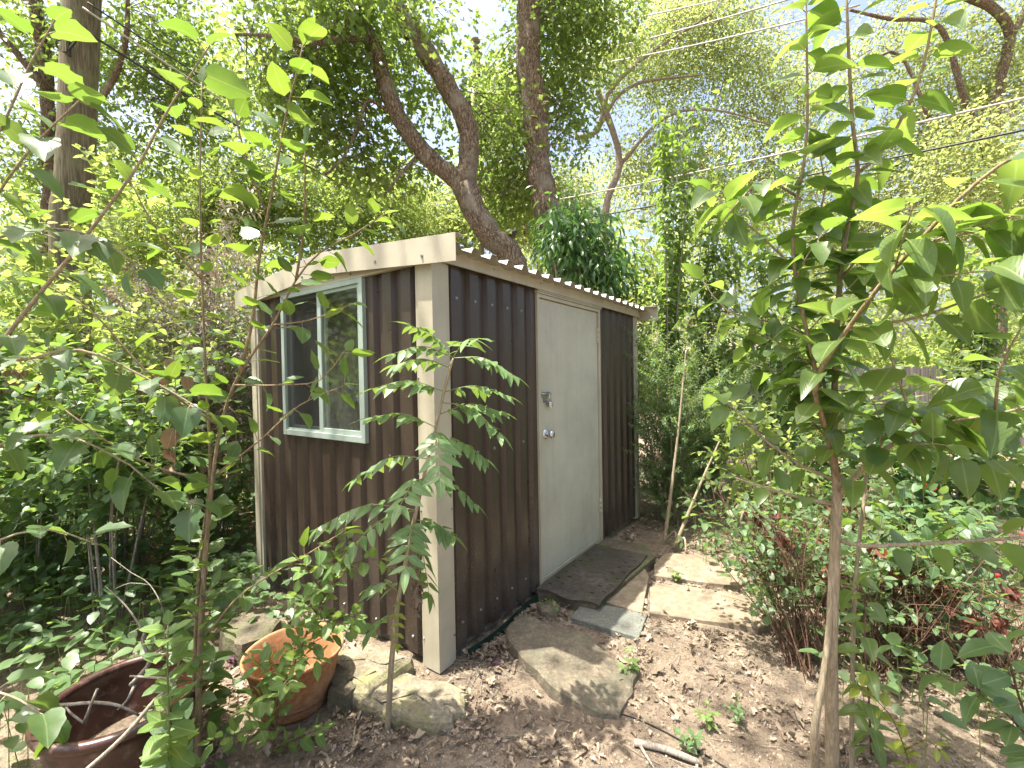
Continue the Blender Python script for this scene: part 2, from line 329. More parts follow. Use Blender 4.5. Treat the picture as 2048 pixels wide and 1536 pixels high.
TP = dict(
    privet=T_blade(6, .31, .68, .8, .32, .3), privet2=T_blade(6, .29, .7, .8, .5, .55), privet3=T_blade(6, .34, .66, .8, .15, .12, .015),
    pear=T_blade(6, .33, .72, .7, .18, .16, .012), pear2=T_blade(6, .37, .7, .65, .35, .3, -.015), pear3=T_blade(6, .3, .8, .75, .1, -.1, .02),
    leaflet=T_blade(5, .19, .65, .95, .15, .18), leaflet2=T_blade(5, .18, .6, .95, .25, .0),
    mulb=T_fan(MULB), mulb2=T_fan(MULB2, fold=.3, curl=.35), small=T_blade(5, .3, .8, .8, .25, .15, .02), lance=T_blade(4, .15, .8, 1, .3, .4),
    oak=T_blade(5, 0, widths=OAKW, fold=.15, curl=.2), dia=([(0, 0, 0), (.26, .45, .08), (0, 1, -.08), (-.26, .45, .08)], [(0, 1, 2), (0, 2, 3)], [0, 1, 0, 1], [0] * 4),
    narrow=([(0, 0, 0), (.16, .4, .06), (0, 1, -.2), (-.16, .4, .06)], [(0, 1, 2), (0, 2, 3)], [0, 1, 0, 1], [0] * 4),
    ov3=T_blade(3, .26, .75, .8, .3, .3), dry=T_blade(4, .2, .8, .8, .9, .5, .06), dry2=T_blade(4, .26, .8, .7, -.7, -.5, .05), dryoak=T_blade(5, 0, widths=OAKW, fold=.7, curl=-.4, wave=.04))
LM = {}
def leafmesh(tn, mat):
    k = (tn, mat)
    if k not in LM:
        vs, fs, ac, vein = TP[tn]; me = bpy.data.meshes.new('leaf'); me.from_pydata(vs, [], fs); me.materials.append(M[mat])
        a = me.attributes.new('across', 'FLOAT', 'POINT'); a.data.foreach_set('value', ac)
        a = me.attributes.new('vein', 'FLOAT', 'POINT'); a.data.foreach_set('value', [float(x) for x in vein]); me.shade_smooth(); LM[k] = me
    return LM[k]
def frame(tip, nrm):
    y = tip.normalized(); z = nrm - y * nrm.dot(y)
    if z.length < 1e-4: z = y.orthogonal()
    z.normalize(); return y.cross(z), y, z
def leaf(tn, mat, pos, tip, nrm, size, parent, name='leaf', wid=1.0):
    o = bpy.data.objects.new(name, leafmesh(tn, mat)); COL.objects.link(o); o.parent = parent
    x, y, z = frame(tip, nrm); p = pos - org(parent)
    o.matrix_basis = Matrix(((x.x * size * wid, y.x * size, z.x * size, p.x), (x.y * size * wid, y.y * size, z.y * size, p.y), (x.z * size * wid, y.z * size, z.z * size, p.z), (0, 0, 0, 1)))
    return o
def cloud(name, tn, mat, pos, tip, nrm, size, parent=None, rv=None):
    pos = np.asarray(pos, float); tip = np.asarray(tip, float); nrm = np.asarray(nrm, float); size = np.asarray(size, float); n = len(pos)
    if n == 0: return None
    y = tip / (np.linalg.norm(tip, axis=1, keepdims=True) + 1e-9); z = nrm - y * np.sum(nrm * y, 1, keepdims=True)
    z /= (np.linalg.norm(z, axis=1, keepdims=True) + 1e-9); x = np.cross(y, z)
    tv, tf = np.array(TP[tn][0]), TP[tn][1]; k = len(tv)
    v = pos[:, None, :] + size[:, None, None] * (tv[None, :, 0, None] * x[:, None] + tv[None, :, 1, None] * y[:, None] + tv[None, :, 2, None] * z[:, None])
    o_ = org(parent); v = v.reshape(-1, 3) - np.array(o_)
    ls = np.array([len(q) for q in tf]); fl = np.concatenate([np.array(q) for q in tf])
    loops = (fl[None] + (np.arange(n) * k)[:, None]).ravel(); tot = np.tile(ls, n); st = np.concatenate([[0], np.cumsum(tot)[:-1]])
    me = bpy.data.meshes.new(name); me.vertices.add(len(v)); me.vertices.foreach_set('co', v.ravel()); me.loops.add(len(loops)); me.loops.foreach_set('vertex_index', loops.astype(np.int32))
    me.polygons.add(len(tot)); me.polygons.foreach_set('loop_start', st.astype(np.int32)); me.update(calc_edges=True)
    a = me.attributes.new('rnd', 'FLOAT', 'POINT'); a.data.foreach_set('value', np.repeat(rng.random(n) if rv is None else rv, k).astype(np.float32))
    me.materials.append(M[mat]); o = link(name, me, parent); o['kind'] = 'stuff'; return o
def place_leaves(name, specs, parent, tn, mat, jmat, nind):
    """specs: (pos, tip, nrm, size); the nind that show largest become leaf objects, the rest one joined mesh"""
    specs = sorted(specs, key=lambda s: -s[3] / max(.3, (s[0] - CAMP).dot(FW)))
    for s in specs[:nind]: leaf(random.choice(tn), mat, s[0], s[1], s[2], s[3], parent, wid=rnd(.8, 1.15))
    r = specs[nind:]
    if r: cloud('foliage', tn[0], jmat, [s[0] for s in r], [s[1] for s in r], [s[2] for s in r], [s[3] for s in r], parent)
def along(path, spacing, size, start=.0, droop=.2, fwd=.5, opp=True, mb=None, pet=.015, flat=.0, end=True, up=.9):
    """leaf specs along a stem"""
    sp = []; L = 0; nx = None; ang = rnd(0, 6); tot = sum((path[i + 1] - path[i]).length for i in range(len(path) - 1)); nx = start * tot
    for i in range(len(path) - 1):
        a, b = path[i], path[i + 1]; l = (b - a).length; t = (b - a).normalized() if l > 0 else Vector((0, 0, 1))
        while nx <= L + l and l > 0:
            p = a.lerp(b, (nx - L) / l); u = t.orthogonal().normalized(); v = t.cross(u); ang += 1.57 + rnd(-.35, .35) if opp else 2.4 + rnd(-.4, .4)
            for s in ((0, math.pi) if opp else (0,)):
                d = u * math.cos(ang + s) + v * math.sin(ang + s); d.z *= 1 - flat
                if d.length < .1: d = Vector((rnd(-1, 1), rnd(-1, 1), 0))
                d.normalize(); tip = d + t * fwd * rnd(.5, 1.3) + Vector((0, 0, -droop * rnd(.4, 1.6))); tip.normalize()
                q = p + (d + t * .5).normalized() * pet
                if mb and pet > .004: mb.tube([p, q], [.0014, .0011], 4, False)
                nr = Vector((0, 0, up)) + d * .25 + rvec(.28) - Vector((0, 0, 0)) + t * .15
                sp.append((q, tip, nr, rnd(*size)))
            nx += spacing * rnd(.75, 1.3)
        L += l
    if end: sp.append((path[-1], (path[-1] - path[-2]).normalized() + Vector((0, 0, -.2)), Vector((0, 0, 1)) + rvec(.3), rnd(*size) * .8))
    return sp

# ================================================================== GROUND
O = G(879.6, 1343); AR = math.radians(54.5767)
dR = Vector((math.cos(AR), math.sin(AR), 0)); dL = Vector((-dR.y, dR.x, 0)); ZZ = Vector((0, 0, 1))
def S(u, v, z): return O + dL * u + dR * v + ZZ * z
def uv(p): q = Vector((p[0], p[1], 0)) - O; return q.dot(dL), q.dot(dR)
def gh(x, y):
    h = .02 * noise.noise(Vector((x * .9, y * .9, 3))) + .012 * noise.noise(Vector((x * 3.1, y * 3.1, 1))) + .006 * noise.noise(Vector((x * 11, y * 11, 5)))
    u, v = uv((x, y)); d = math.hypot(x, y - 2)
    if -.6 < u < 2.4 and -.6 < v < 3.2: h -= .012                                     # trodden down round the shed
    if u > .4 and -.5 < v < .1: h -= .05 * min(1, (u - .4) * 2)                         # hollow under the gable wall
    if d > 4: h += .25 * noise.noise(Vector((x * .15, y * .15, 9))) * min(1, (d - 4) / 8)
    return h - .008
ax = np.concatenate([-np.geomspace(90, 5.2, 26), np.linspace(-5, 5, 215), np.geomspace(5.2, 90, 26)])
ay = np.concatenate([-np.geomspace(90, 1, 16)[:-1], np.linspace(-.8, 8, 190), np.geomspace(8.3, 120, 26)])
gv = [(x, y, gh(x, y)) for y in ay for x in ax]; nx_ = len(ax)
gf = [(j * nx_ + i, j * nx_ + i + 1, (j + 1) * nx_ + i + 1, (j + 1) * nx_ + i) for j in range(len(ay) - 1) for i in range(nx_ - 1)]
mb = MB(); mb.v = gv; mb.f = gf; g = mb.build('ground', M['soil'], None, True); g['kind'] = 'structure'
def GP(px, py): 
    p = G(px, py); p.z = gh(p.x, p.y); return p

# ================================================================== SHED
U1, V1, ZW = 1.80, 2.76, 1.955
RID = .88
def zr(u): return 2.118 - .088 * abs(u - RID)
shed = thing('garden_shed', O, 'small brown ribbed metal garden shed with beige trim and low gable roof', 'shed')
PER = .1455
def profile(a, b, off):
    """ribbed profile between a and b: (coordinate, inset)"""
    pts = []; k = math.floor((a - off) / PER) - 1
    while off + k * PER < b + PER:
        c = off + k * PER
        for x, d in ((0, .0), (.056, .0), (.072, .026), (.118, .026), (.1185, .0255), (.1335, .0)): pts.append((c + x, d))
        k += 1
    def at(x):
        for (x0, d0), (x1, d1) in zip(pts, pts[1:]):
            if x0 <= x <= x1: return d0 + (d1 - d0) * (x - x0) / max(1e-9, x1 - x0)
        return 0
    return [(a, at(a))] + [p for p in pts if a + 1e-4 < p[0] < b - 1e-4] + [(b, at(b))]
def panel(fn, a, b, z0, z1, off, name='wall_panel', cut=None, th=.002):
    """fn(t, inset, z) -> point; cut=(a,b,ztop) lowers the top over a stretch"""
    mb = MB(); pr = profile(a, b, off)
    if cut: pr = sorted(set(pr + [p for p in profile(max(a, cut[0]), min(b, cut[1]), off)]))
    vs = []; fs = []
    for (x0, d0), (x1, d1) in zip(pr, pr[1:]):
        zt = z1
        if cut and (x0 + x1) / 2 > cut[0] and (x0 + x1) / 2 < cut[1]: zt = cut[2]
        mb.add([fn(x0, d0, z0), fn(x1, d1, z0), fn(x1, d1, zt), fn(x0, d0, zt)], [(0, 1, 2, 3)])
    return mb.build(name, M['brown'], shed)
FL = lambda t, d, z: S(t, .012 + d, z)
FR = lambda t, d, z: S(.012 + d, t, z)
panel(FL, .085, .93, .02, ZW + .03, .03, cut=(.515, .94, 1.055)); panel(FL, .931, U1 - .06, .02, ZW + .03, .03, cut=(.92, 1.365, 1.055))
panel(FR, .10, .925, .025, ZW + .02, .155 + .0); panel(FR, 1.885, V1 - .06, .025, ZW + .02, 2.03 - .1335)
panel(lambda t, d, z: S(U1 - .012 - d, t, z), .08, V1 - .08, .02, ZW, .03); panel(lambda t, d, z: S(t, V1 - .012 - d, z), .08, U1 - .08, .02, ZW, .03)
# corner posts: stepped corner trim
def post(cu, cv, su, sv, w=.098, z0=.0, z1=ZW):
    mb = MB()
    def q(a, b, z): return S(cu + su * a, cv + sv * b, z)
    out = [(0, 0), (w, 0), (w, .012), (w + .02, .012), (w + .02, .03), (.02, .03), (.03, .02), (.03, w + .02), (.012, w + .02), (.012, w), (0, w)]
    out = [(0, 0), (w, 0), (w, .008), (w + .024, .008), (w + .024, .034), (.034, .034), (.034, w + .024), (.008, w + .024), (.008, w), (0, w)]
    n = len(out); mb.add([q(a, b, z0) for a, b in out] + [q(a, b, z1) for a, b in out], [tuple(range(n - 1, -1, -1)), tuple(range(n, 2 * n))] + [(i, (i + 1) % n, n + (i + 1) % n, n + i) for i in range(n)])
    return mb.build('corner_post', M['beige'], shed)
post(0, 0, 1, 1, z0=-.012); post(U1, 0, -1, 1, .06, z0=.03); post(0, V1, 1, -1, .06, z0=0); post(U1, V1, -1, -1)
# gable infill and rakes
mb = MB()
for v0, v1 in ((-.004, .010),):
    pts = [(-.004, 1.952), (U1 + .004, 1.952), (U1 + .004, zr(U1) - .01), (RID, zr(RID) - .01), (-.004, zr(0) - .01)]; n = 5
    mb.add([S(u, v0, z) for u, z in pts] + [S(u, v1, z) for u, z in pts], [tuple(range(n)), tuple(range(2 * n - 1, n - 1, -1))] + [(i, n + i, n + (i + 1) % n, (i + 1) % n) for i in range(n)])
mb.build('gable_panel', M['beige'], shed)
mb = MB(); mb.box(S(-.002, -.010, 1.949), dL * (U1 + .004), dR * .024, ZZ * .012); mb.build('gable_drip_edge', M['beige'], shed)
mb = MB(); mb.add([S(u, V1 + .004, z) for u, z in pts] + [S(u, V1 - .01, z) for u, z in pts], [tuple(range(5)), (9, 8, 7, 6, 5)] + [(i, 5 + i, 5 + (i + 1) % 5, (i + 1) % 5) for i in range(5)]); mb.build('gable_panel', M['beige'], shed)
OV = .19
def rake(u0, u1, vin, vout, hgt=.113):
    mb = MB(); a = [(u0, zr(u0)), (u1, zr(u1))]; t = .0035
    mb.hexa([S(u0, vin, zr(u0) - hgt), S(u1, vin, zr(u1) - hgt), S(u1, vout, zr(u1) - hgt), S(u0, vout, zr(u0) - hgt), S(u0, vin, zr(u0) + .012), S(u1, vin, zr(u1) + .012), S(u1, vout, zr(u1) + .012), S(u0, vout, zr(u0) + .012)])
    sgn = 1 if vin > vout else -1
    mb.hexa([S(u0, vin + .07 * sgn, zr(u0) + .012), S(u1, vin + .07 * sgn, zr(u1) + .012), S(u1, vin, zr(u1) + .009), S(u0, vin, zr(u0) + .009), S(u0, vin + .07 * sgn, zr(u0) + .016), S(u1, vin + .07 * sgn, zr(u1) + .016), S(u1, vin, zr(u1) + .012), S(u0, vin, zr(u0) + .012)])
    return mb.build('rake_fascia', M['beige'], shed, bevel=.0012)
rake(-OV, RID, -.036, -.040); rake(RID + .001, U1 + OV - .05, -.034, -.038); rake(-OV, RID, V1 + .036, V1 + .040); rake(RID + .001, U1 + OV - .05, V1 + .036, V1 + .040)
# eave fascia boards
for u0, nm in ((-.022, 'a'), (U1 + .010, 'b')):
    mb = MB(); mb.box(S(u0, -.002, 1.953), dL * .012, dR * (V1 + .004), ZZ * .088); mb.build('eave_fascia', M['beige'], shed, bevel=.001)
# roof sheets
def roofsheet(ua, ub, name):
    mb = MB(); n = 0; vs = []; pts = []; x = -.03
    while x < V1 + .03:
        for a, h in ((0, 0), (.05, 0), (.068, .03), (.108, .03), (.126, 0)):
            if x + a <= V1 + .032: pts.append((x + a, h))
        x += PER
    for v, h in pts: vs += [S(ua, v, zr(ua) - .028 + h), S(ub, v, zr(ub) - .028 + h), S(ua, v, zr(ua) - .0295 + h), S(ub, v, zr(ub) - .0295 + h)]
    fs = []
    for i in range(len(pts) - 1):
        a, b = 4 * i, 4 * i + 4; fs += [(a, a + 1, b + 1, b), (a + 2, b + 2, b + 3, a + 3), (a, b, b + 2, a + 2), (a + 1, a + 3, b + 3, b + 1)]
    mb.add(vs, fs); return mb.build(name, M['roof'], shed)
roofsheet(-.105, RID, 'roof_sheet'); roofsheet(U1 + OV - .05, RID, 'roof_sheet')
mb = MB()
for sg in (1, -1): mb.hexa([S(RID, -.03, zr(RID) + .012), S(RID + sg * .12, -.03, zr(RID) + .003), S(RID + sg * .12, V1 + .03, zr(RID) + .003), S(RID, V1 + .03, zr(RID) + .012), S(RID, -.03, zr(RID) + .015), S(RID + sg * .12, -.03, zr(RID) + .006), S(RID + sg * .12, V1 + .03, zr(RID) + .006), S(RID, V1 + .03, zr(RID) + .015)])
mb.build('ridge_cap', M['beige'], shed)
# floor, and a near-black block added so the panes look dark inside
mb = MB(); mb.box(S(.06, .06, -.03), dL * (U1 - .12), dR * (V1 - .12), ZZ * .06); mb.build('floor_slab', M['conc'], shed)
mb = MB(); mb.box(S(.3, V1 - .5, .03), dL * 1.2, dR * .4, ZZ * 1.0); mb.build('dark_interior_block', M['dark'], shed)
# window
win = None
WU0, WU1, WZ0, WZ1 = .515, 1.365, 1.052, 1.951
mb = MB(); fw = .034
def wb(mb, u0, u1, z0, z1, v0, v1): mb.box(S(u0, v0, z0), dL * (u1 - u0), dR * (v1 - v0), ZZ * (z1 - z0))
wb(mb, WU0, WU0 + fw, WZ0, WZ1 - .003, -.012, .05); wb(mb, WU1 - fw, WU1, WZ0, WZ1 - .003, -.012, .05)
wb(mb, WU0 + fw, WU1 - fw, WZ0, WZ0 + fw, -.0105, .05); wb(mb, WU0 + fw, WU1 - fw, WZ1 - .03, WZ1 - .003, -.0105, .05)
win = mb.build('window', M['alu'], shed, bevel=.002)
mu = (WU0 + WU1) / 2
def sash(u0, u1, v0, name, gm):
    mb = MB(); f = .027; z0, z1 = WZ0 + fw + .001, WZ1 - .031
    wb(mb, u0, u0 + f, z0, z1, v0, v0 + .016); wb(mb, u1 - f, u1, z0, z1, v0, v0 + .016); wb(mb, u0 + f, u1 - f, z0, z0 + f, v0 + .001, v0 + .016); wb(mb, u0 + f, u1 - f, z1 - f * .7, z1, v0 + .001, v0 + .016)
    mb.build('sash', M['alu'], win, bevel=.0015)
    mb = MB(); mb.add([S(u0 + f, v0 + .008, z0 + f), S(u1 - f, v0 + .008, z0 + f), S(u1 - f, v0 + .008, z1 - f * .7), S(u0 + f, v0 + .008, z1 - f * .7)], [(0, 1, 2, 3)]); mb.build(name, gm, win)
sash(WU0 + fw + .001, mu + .02, .002, 'pane', M['glass']); sash(mu - .02, WU1 - fw - .001, .024, 'pane', M['glass'])
mb = MB(); mb.add([S(mu + .02, .006, WZ0 + fw), S(WU1 - fw, .006, WZ0 + fw), S(WU1 - fw, .006, WZ1 - .03), S(mu + .02, .006, WZ1 - .03)], [(0, 1, 2, 3)]); mb.build('insect_screen', M['screen'], win)
mb = MB(); wb(mb, mu + .021, WU1 - fw - .001, WZ0 + fw + .001, WZ0 + fw + .012, .003, .009); wb(mb, mu + .021, mu + .031, WZ0 + fw + .013, WZ1 - .032, .003, .009); mb.build('screen_frame', M['alu'], win)
# door
D0, D1, DZ0, DZ1 = .935, 1.868, .03, 1.93
def db(mb, v0, v1, z0, z1, u0, u1): mb.box(S(u0, v0, z0), dL * (u1 - u0), dR * (v1 - v0), ZZ * (z1 - z0))
mb = MB(); db(mb, D0 - .012, D0 + .016, -.01, DZ1, -.004, .05); db(mb, D1 - .012, D1 + .016, -.01, DZ1, -.004, .05); db(mb, D0 + .016, D1 - .012, DZ1 - .022, DZ1, -.003, .05)
db(mb, D0 - .02, D1 + .02, DZ1 + .002, DZ1 + .012, -.012, .03); db(mb, D0 - .02, D1 + .03, DZ1 + .013, DZ1 + .021, -.018, .03)
mb.build('door_frame', M['beige'], shed, bevel=.0015)
mb = MB(); db(mb, D0 + .019, D1 - .016, DZ0 + .05, DZ1 - .026, .012, .052); door = mb.build('door', M['door'], shed, bevel=.002)
mb = MB(); db(mb, D0 + .019, D1 - .016, DZ0 - .005, DZ0 + .046, .008, .05); mb.build('door_sweep', M['beige'], door, bevel=.002)
for hz in (.33, 1.72):
    mb = MB(); db(mb, D1 - .034, D1 - .006, hz - .062, hz + .062, .003, .011); mb.build('hinge', M['beige'], door, bevel=.001)
    for k in range(3):
        mb = MB(); c = S(.002, D1 - .014, hz - .06 + k * .041); mb.tube([c, c + ZZ * .038], .008, 10); mb.build('hinge_knuckle', M['beige'], door, True)
kc = S(.012, 1.03, 1.015); od = -dL
mb = MB(); mb.lathe(kc, [(.001, .014), (.012, .013), (.02, .011), (.031, .004), (.033, 0)], 28, ax=od)
knob = mb.build('knob_rosette', M['steel'], door, True)
mb = MB(); mb.lathe(kc, [(.011, .01), (.011, .024), (.014, .027), (.022, .031), (.0265, .038), (.0275, .046), (.025, .054), (.018, .060), (.009, .0615), (.001, .0615)], 28, ax=od); mb.build('door_knob', M['steel'], door, True)
# slide bolt
bz = 1.283
mb = MB(); db(mb, .985, 1.065, bz - .028, bz + .004, .008, .0115); lb = mb.build('bolt_plate', M['zinc'], door, bevel=.001)
mb = MB(); c = S(.001, .965, bz); mb.tube([c, c + dR * .115], .0055, 10); mb.tube([S(.001, 1.04, bz), S(-.018, 1.04, bz - .006)], .005, 8); mb.build('bolt_bar', M['zinc'], door, True)
mb = MB()
for vv in (.99, 1.018, 1.052): db(mb, vv, vv + .012, bz - .012, bz + .010, -.007, .0078)
mb.build('bolt_keeper', M['zinc'], door, bevel=.001)
mb = MB(); mb.add([S(.007, 1.0 + a, bz - .028 - b) for a, b in ((0, 0), (.04, 0), (.04, .03), (.0, .03))] + [S(.011, 1.0 + a, bz - .028 - b) for a, b in ((0, 0), (.04, 0), (.04, .03), (0, .03))], [(0, 1, 2, 3), (7, 6, 5, 4), (0, 4, 5, 1), (1, 5, 6, 2), (2, 6, 7, 3), (3, 7, 4, 0)]); mb.build('hasp_tab', M['zinc'], door)
# screws
def screw(p, d, parent=shed, r=.007):
    mb = MB(); mb.lathe(p, [(r * 1.3, 0), (r * 1.3, .0015), (r, .002), (r * .9, .007), (.0005, .0072)], 6, ax=d); mb.build('screw', M['zinc'], parent)
for u in (.02, .36, .70): screw(S(u, -.040, zr(u) - .075 - .0), -dR)
for u in (1.05, 1.4, 1.7): screw(S(u, -.038, zr(u) - .085), -dR)
for u in (.62, .78, .95, 1.2): screw(S(u, -.004, 1.975), -dR, r=.005)
for v in (.45, .94, 1.88, 2.4): screw(S(-.022, v, 1.99), -dL, r=.005)
for u in (.195, .34, .485, .63, .775, 1.07, 1.36, 1.65): screw(S(u, .012, .1), -dR, r=.0065)
for u in (.195, .34): screw(S(u, .012, 1.0), -dR, r=.005)
for v in (.18, .325, .47, .615, .76): screw(S(.012, v, 1.0), -dL, r=.0065); screw(S(.012, v, .15), -dL, r=.0065); screw(S(.012, v, 1.8), -dL, r=.0065)
for z in (.12, .75, 1.4): screw(S(.112, .008, z), -dR, r=.005); screw(S(.008, .112, z), -dL, r=.005)
mb = MB(); sq = [S(-.0235, .07 + i * .0045, 2.003 + .006 * math.sin(i * 1.9) + .004 * math.sin(i * .7)) for i in range(22)]; mb.tube(sq, .0011, 4); mb.build('scratch_mark', M['brownstem'], shed)
# padlock
pl = thing('padlock', S(-.012, 1.047, bz - .09), 'small laminated steel padlock hanging from the slide bolt of the beige door', 'padlock')
mb = MB(); pc = S(-.014, 1.047, bz - .012); arc = [pc + dR * (.011 * math.cos(a)) + ZZ * (.011 * math.sin(a) - .002) for a in [math.pi * i / 8 for i in range(9)]]
mb.tube([pc + dR * .011 - ZZ * .042] + arc + [pc - dR * .011 - ZZ * .042], .0036, 8); mb.build('shackle', M['steel'], pl, True)
for k in range(6):
    mb = MB(); z = bz - .058 - k * .006; w_ = .021 if 0 < k < 5 else .0195; n = 12
    mb.lathe(pc + ZZ * (z - pc.z), [(.0005, .0), (w_ * .97, 0), (w_, .001), (w_, .0046), (w_ * .97, .0056), (.0005, .0056)], 14); mb.build('lock_plate', M['steel'] if k % 2 else M['zinc'], pl)

# ================================================================== STONES, MAT, EDGING
def inset_poly(poly, d):
    c = sum((Vector(p) for p in poly), Vector()) / len(poly); out = []
    n = len(poly)
    for i in range(n):
        a, b, e = Vector(poly[i - 1]), Vector(poly[i]), Vector(poly[(i + 1) % n]); t = (e - a); t.z = 0
        if t.length < 1e-6: out.append(b); continue
        t.normalize(); nn = Vector((-t.y, t.x, 0))
        if nn.dot(c - b) < 0: nn = -nn
        out.append(b + nn * d)
    return out
def slab(name, poly, z0, z1, mat, label, cat='stone', group=None, jit=.006, edge=.012, seg=.035, dome=.0, tilt=(0, 0)):
    pts = []
    for i, a in enumerate(poly):
        a = Vector((a[0], a[1], 0)); b = Vector((poly[(i + 1) % len(poly)][0], poly[(i + 1) % len(poly)][1], 0)); n = max(1, int((b - a).length / seg))
        for k in range(n):
            p = a.lerp(b, k / n)
            if jit: p += Vector((noise.noise(p * 14), noise.noise(p * 14 + Vector((7, 3, 1))), 0)) * jit * 2.2
            pts.append(p)
    c = sum(pts, Vector()) / len(pts); mb = MB(); loops = []
    def zt(p, z): return z + (p.x - c.x) * tilt[0] + (p.y - c.y) * tilt[1]
    for d, z in ((-edge * .3, z0), (-edge * .2, z0 + (z1 - z0) * .5), (edge * .1, z1 - edge * .55), (edge * .9, z1), (edge * 4, z1 + dome * .6)):
        lp = inset_poly(pts, d); loops.append([Vector((p.x, p.y, zt(p, z) + (jit * .5 * noise.noise(p * 30 + Vector((0, 0, z * 40))) if jit else 0))) for p in lp])
    n = len(pts); vs = [p for l in loops for p in l] + [Vector((c.x, c.y, zt(c, z1 + dome)))]
    fs = [(i * n + j, i * n + (j + 1) % n, (i + 1) * n + (j + 1) % n, (i + 1) * n + j) for i in range(len(loops) - 1) for j in range(n)]
    if dome: fs += [((len(loops) - 1) * n + j, (len(loops) - 1) * n + (j + 1) % n, len(vs) - 1) for j in range(n)]
    else: fs.append(tuple((len(loops) - 1) * n + j for j in range(n)))
    mb.add(vs, fs); o = mb.build(name, mat); tag(o, label, cat, group)
    me = o.data; me.transform(Matrix.Translation(-Vector((c.x, c.y, 0)))); o.location = (c.x, c.y, 0)
    return o
def gpoly(lst, z): return [G(x, y, z) for x, y in lst]
slab('flagstone', gpoly([(1012, 1258), (1035, 1234), (1066, 1237), (1108, 1255), (1171, 1265), (1189, 1283), (1234, 1321), (1279, 1333), (1272, 1359), (1237, 1425), (1203, 1420), (1140, 1391), (1101, 1370), (1049, 1318), (1018, 1285)], .035), -.03, .038, M['stone'], 'large irregular grey flagstone lying between the shed corner and the grey paver', 'flagstone', jit=.008, tilt=(-.02, .02))
slab('paver', gpoly([(1168, 1200), (1295, 1228), (1278, 1276), (1141, 1235)], .016), -.02, .018, M['grey'], 'small rectangular speckled grey paver against the rubber mat', 'paver', jit=.0012, edge=.005)
slab('sandstone_slab', gpoly([(1190, 1198), (1284, 1226), (1298, 1152), (1278, 1112), (1230, 1110)], .022), -.03, .024, M['sand'], 'narrow sandstone slab half covered by the rubber mat', 'paving slab', jit=.002, edge=.006)
slab('sandstone_slab', gpoly([(1300, 1174), (1299, 1226), (1517, 1256), (1560, 1240), (1500, 1196), (1430, 1180), (1357, 1170)], .022), -.03, .026, M['sand'], 'wide pale sandstone slab with twig shadows beside the bare stemmed shrub', 'paving slab', jit=.003, edge=.007)
slab('sandstone_slab', gpoly([(1307, 1151), (1309, 1129), (1330, 1106), (1396, 1110), (1460, 1128), (1500, 1160), (1480, 1172), (1421, 1167)], .022), -.03, .026, M['sand'], 'sandstone slab farthest along the path, below the leafy stems behind the shed', 'paving slab', jit=.003, edge=.007)
slab('limestone_rock', gpoly([(655, 1318), (690, 1288), (745, 1282), (800, 1296), (822, 1312), (800, 1340), (765, 1360), (738, 1386), (700, 1384), (672, 1350)], .05), -.04, .055, M['lime'], 'lumpy pale limestone rock wedged between terracotta pot and shed wall', 'rock', jit=.014, edge=.034, dome=.016, tilt=(.03, -.05))
slab('limestone_rock', gpoly([(716, 1404), (770, 1352), (830, 1342), (905, 1362), (938, 1380), (926, 1418), (898, 1444), (830, 1438), (768, 1424)], .022), -.04, .026, M['lime'], 'flat pale limestone rock at the foot of the ferny sapling', 'rock', jit=.013, edge=.026, dome=.012, tilt=(-.02, -.03))
slab('grey_rock', gpoly([(438, 1262), (470, 1230), (540, 1218), (560, 1240), (540, 1268), (480, 1290)], .09), -.03, .095, M['dstone'], 'flat dark grey rock behind the terracotta pot', 'rock', jit=.01, edge=.02, dome=.01)
slab('brown_rock', gpoly([(648, 1352), (672, 1328), (702, 1340), (712, 1372), (690, 1392), (660, 1382)], .06), -.03, .07, M['dstone'], 'small dark brown rock touching the rim side of the terracotta pot', 'rock', jit=.01, edge=.022, dome=.012)
slab('concrete_block', [S(U1 - .13, -.02, 0), S(U1 + .03, -.02, 0), S(U1 + .03, .14, 0), S(U1 - .13, .14, 0)], -.1, .028, M['conc'], 'concrete block under the back corner post of the shed', 'block', jit=.003, edge=.006)
slab('small_stone', gpoly([(1074, 1208), (1098, 1203), (1120, 1212), (1112, 1226), (1082, 1222)], .02), -.02, .028, M['stone'], 'fist sized grey stone at the corner of the doorstep', 'stone', jit=.006, edge=.01, dome=.006, seg=.02)
slab('doorstep', [S(-.006, .86, 0), S(-.40, .89, 0), S(-.47, 1.75, 0), S(-.34, 1.95, 0), S(-.006, 1.93, 0)], -.03, .052, M['dstone'], 'low stone doorstep under the rubber mat', 'doorstep', jit=.004, edge=.008)
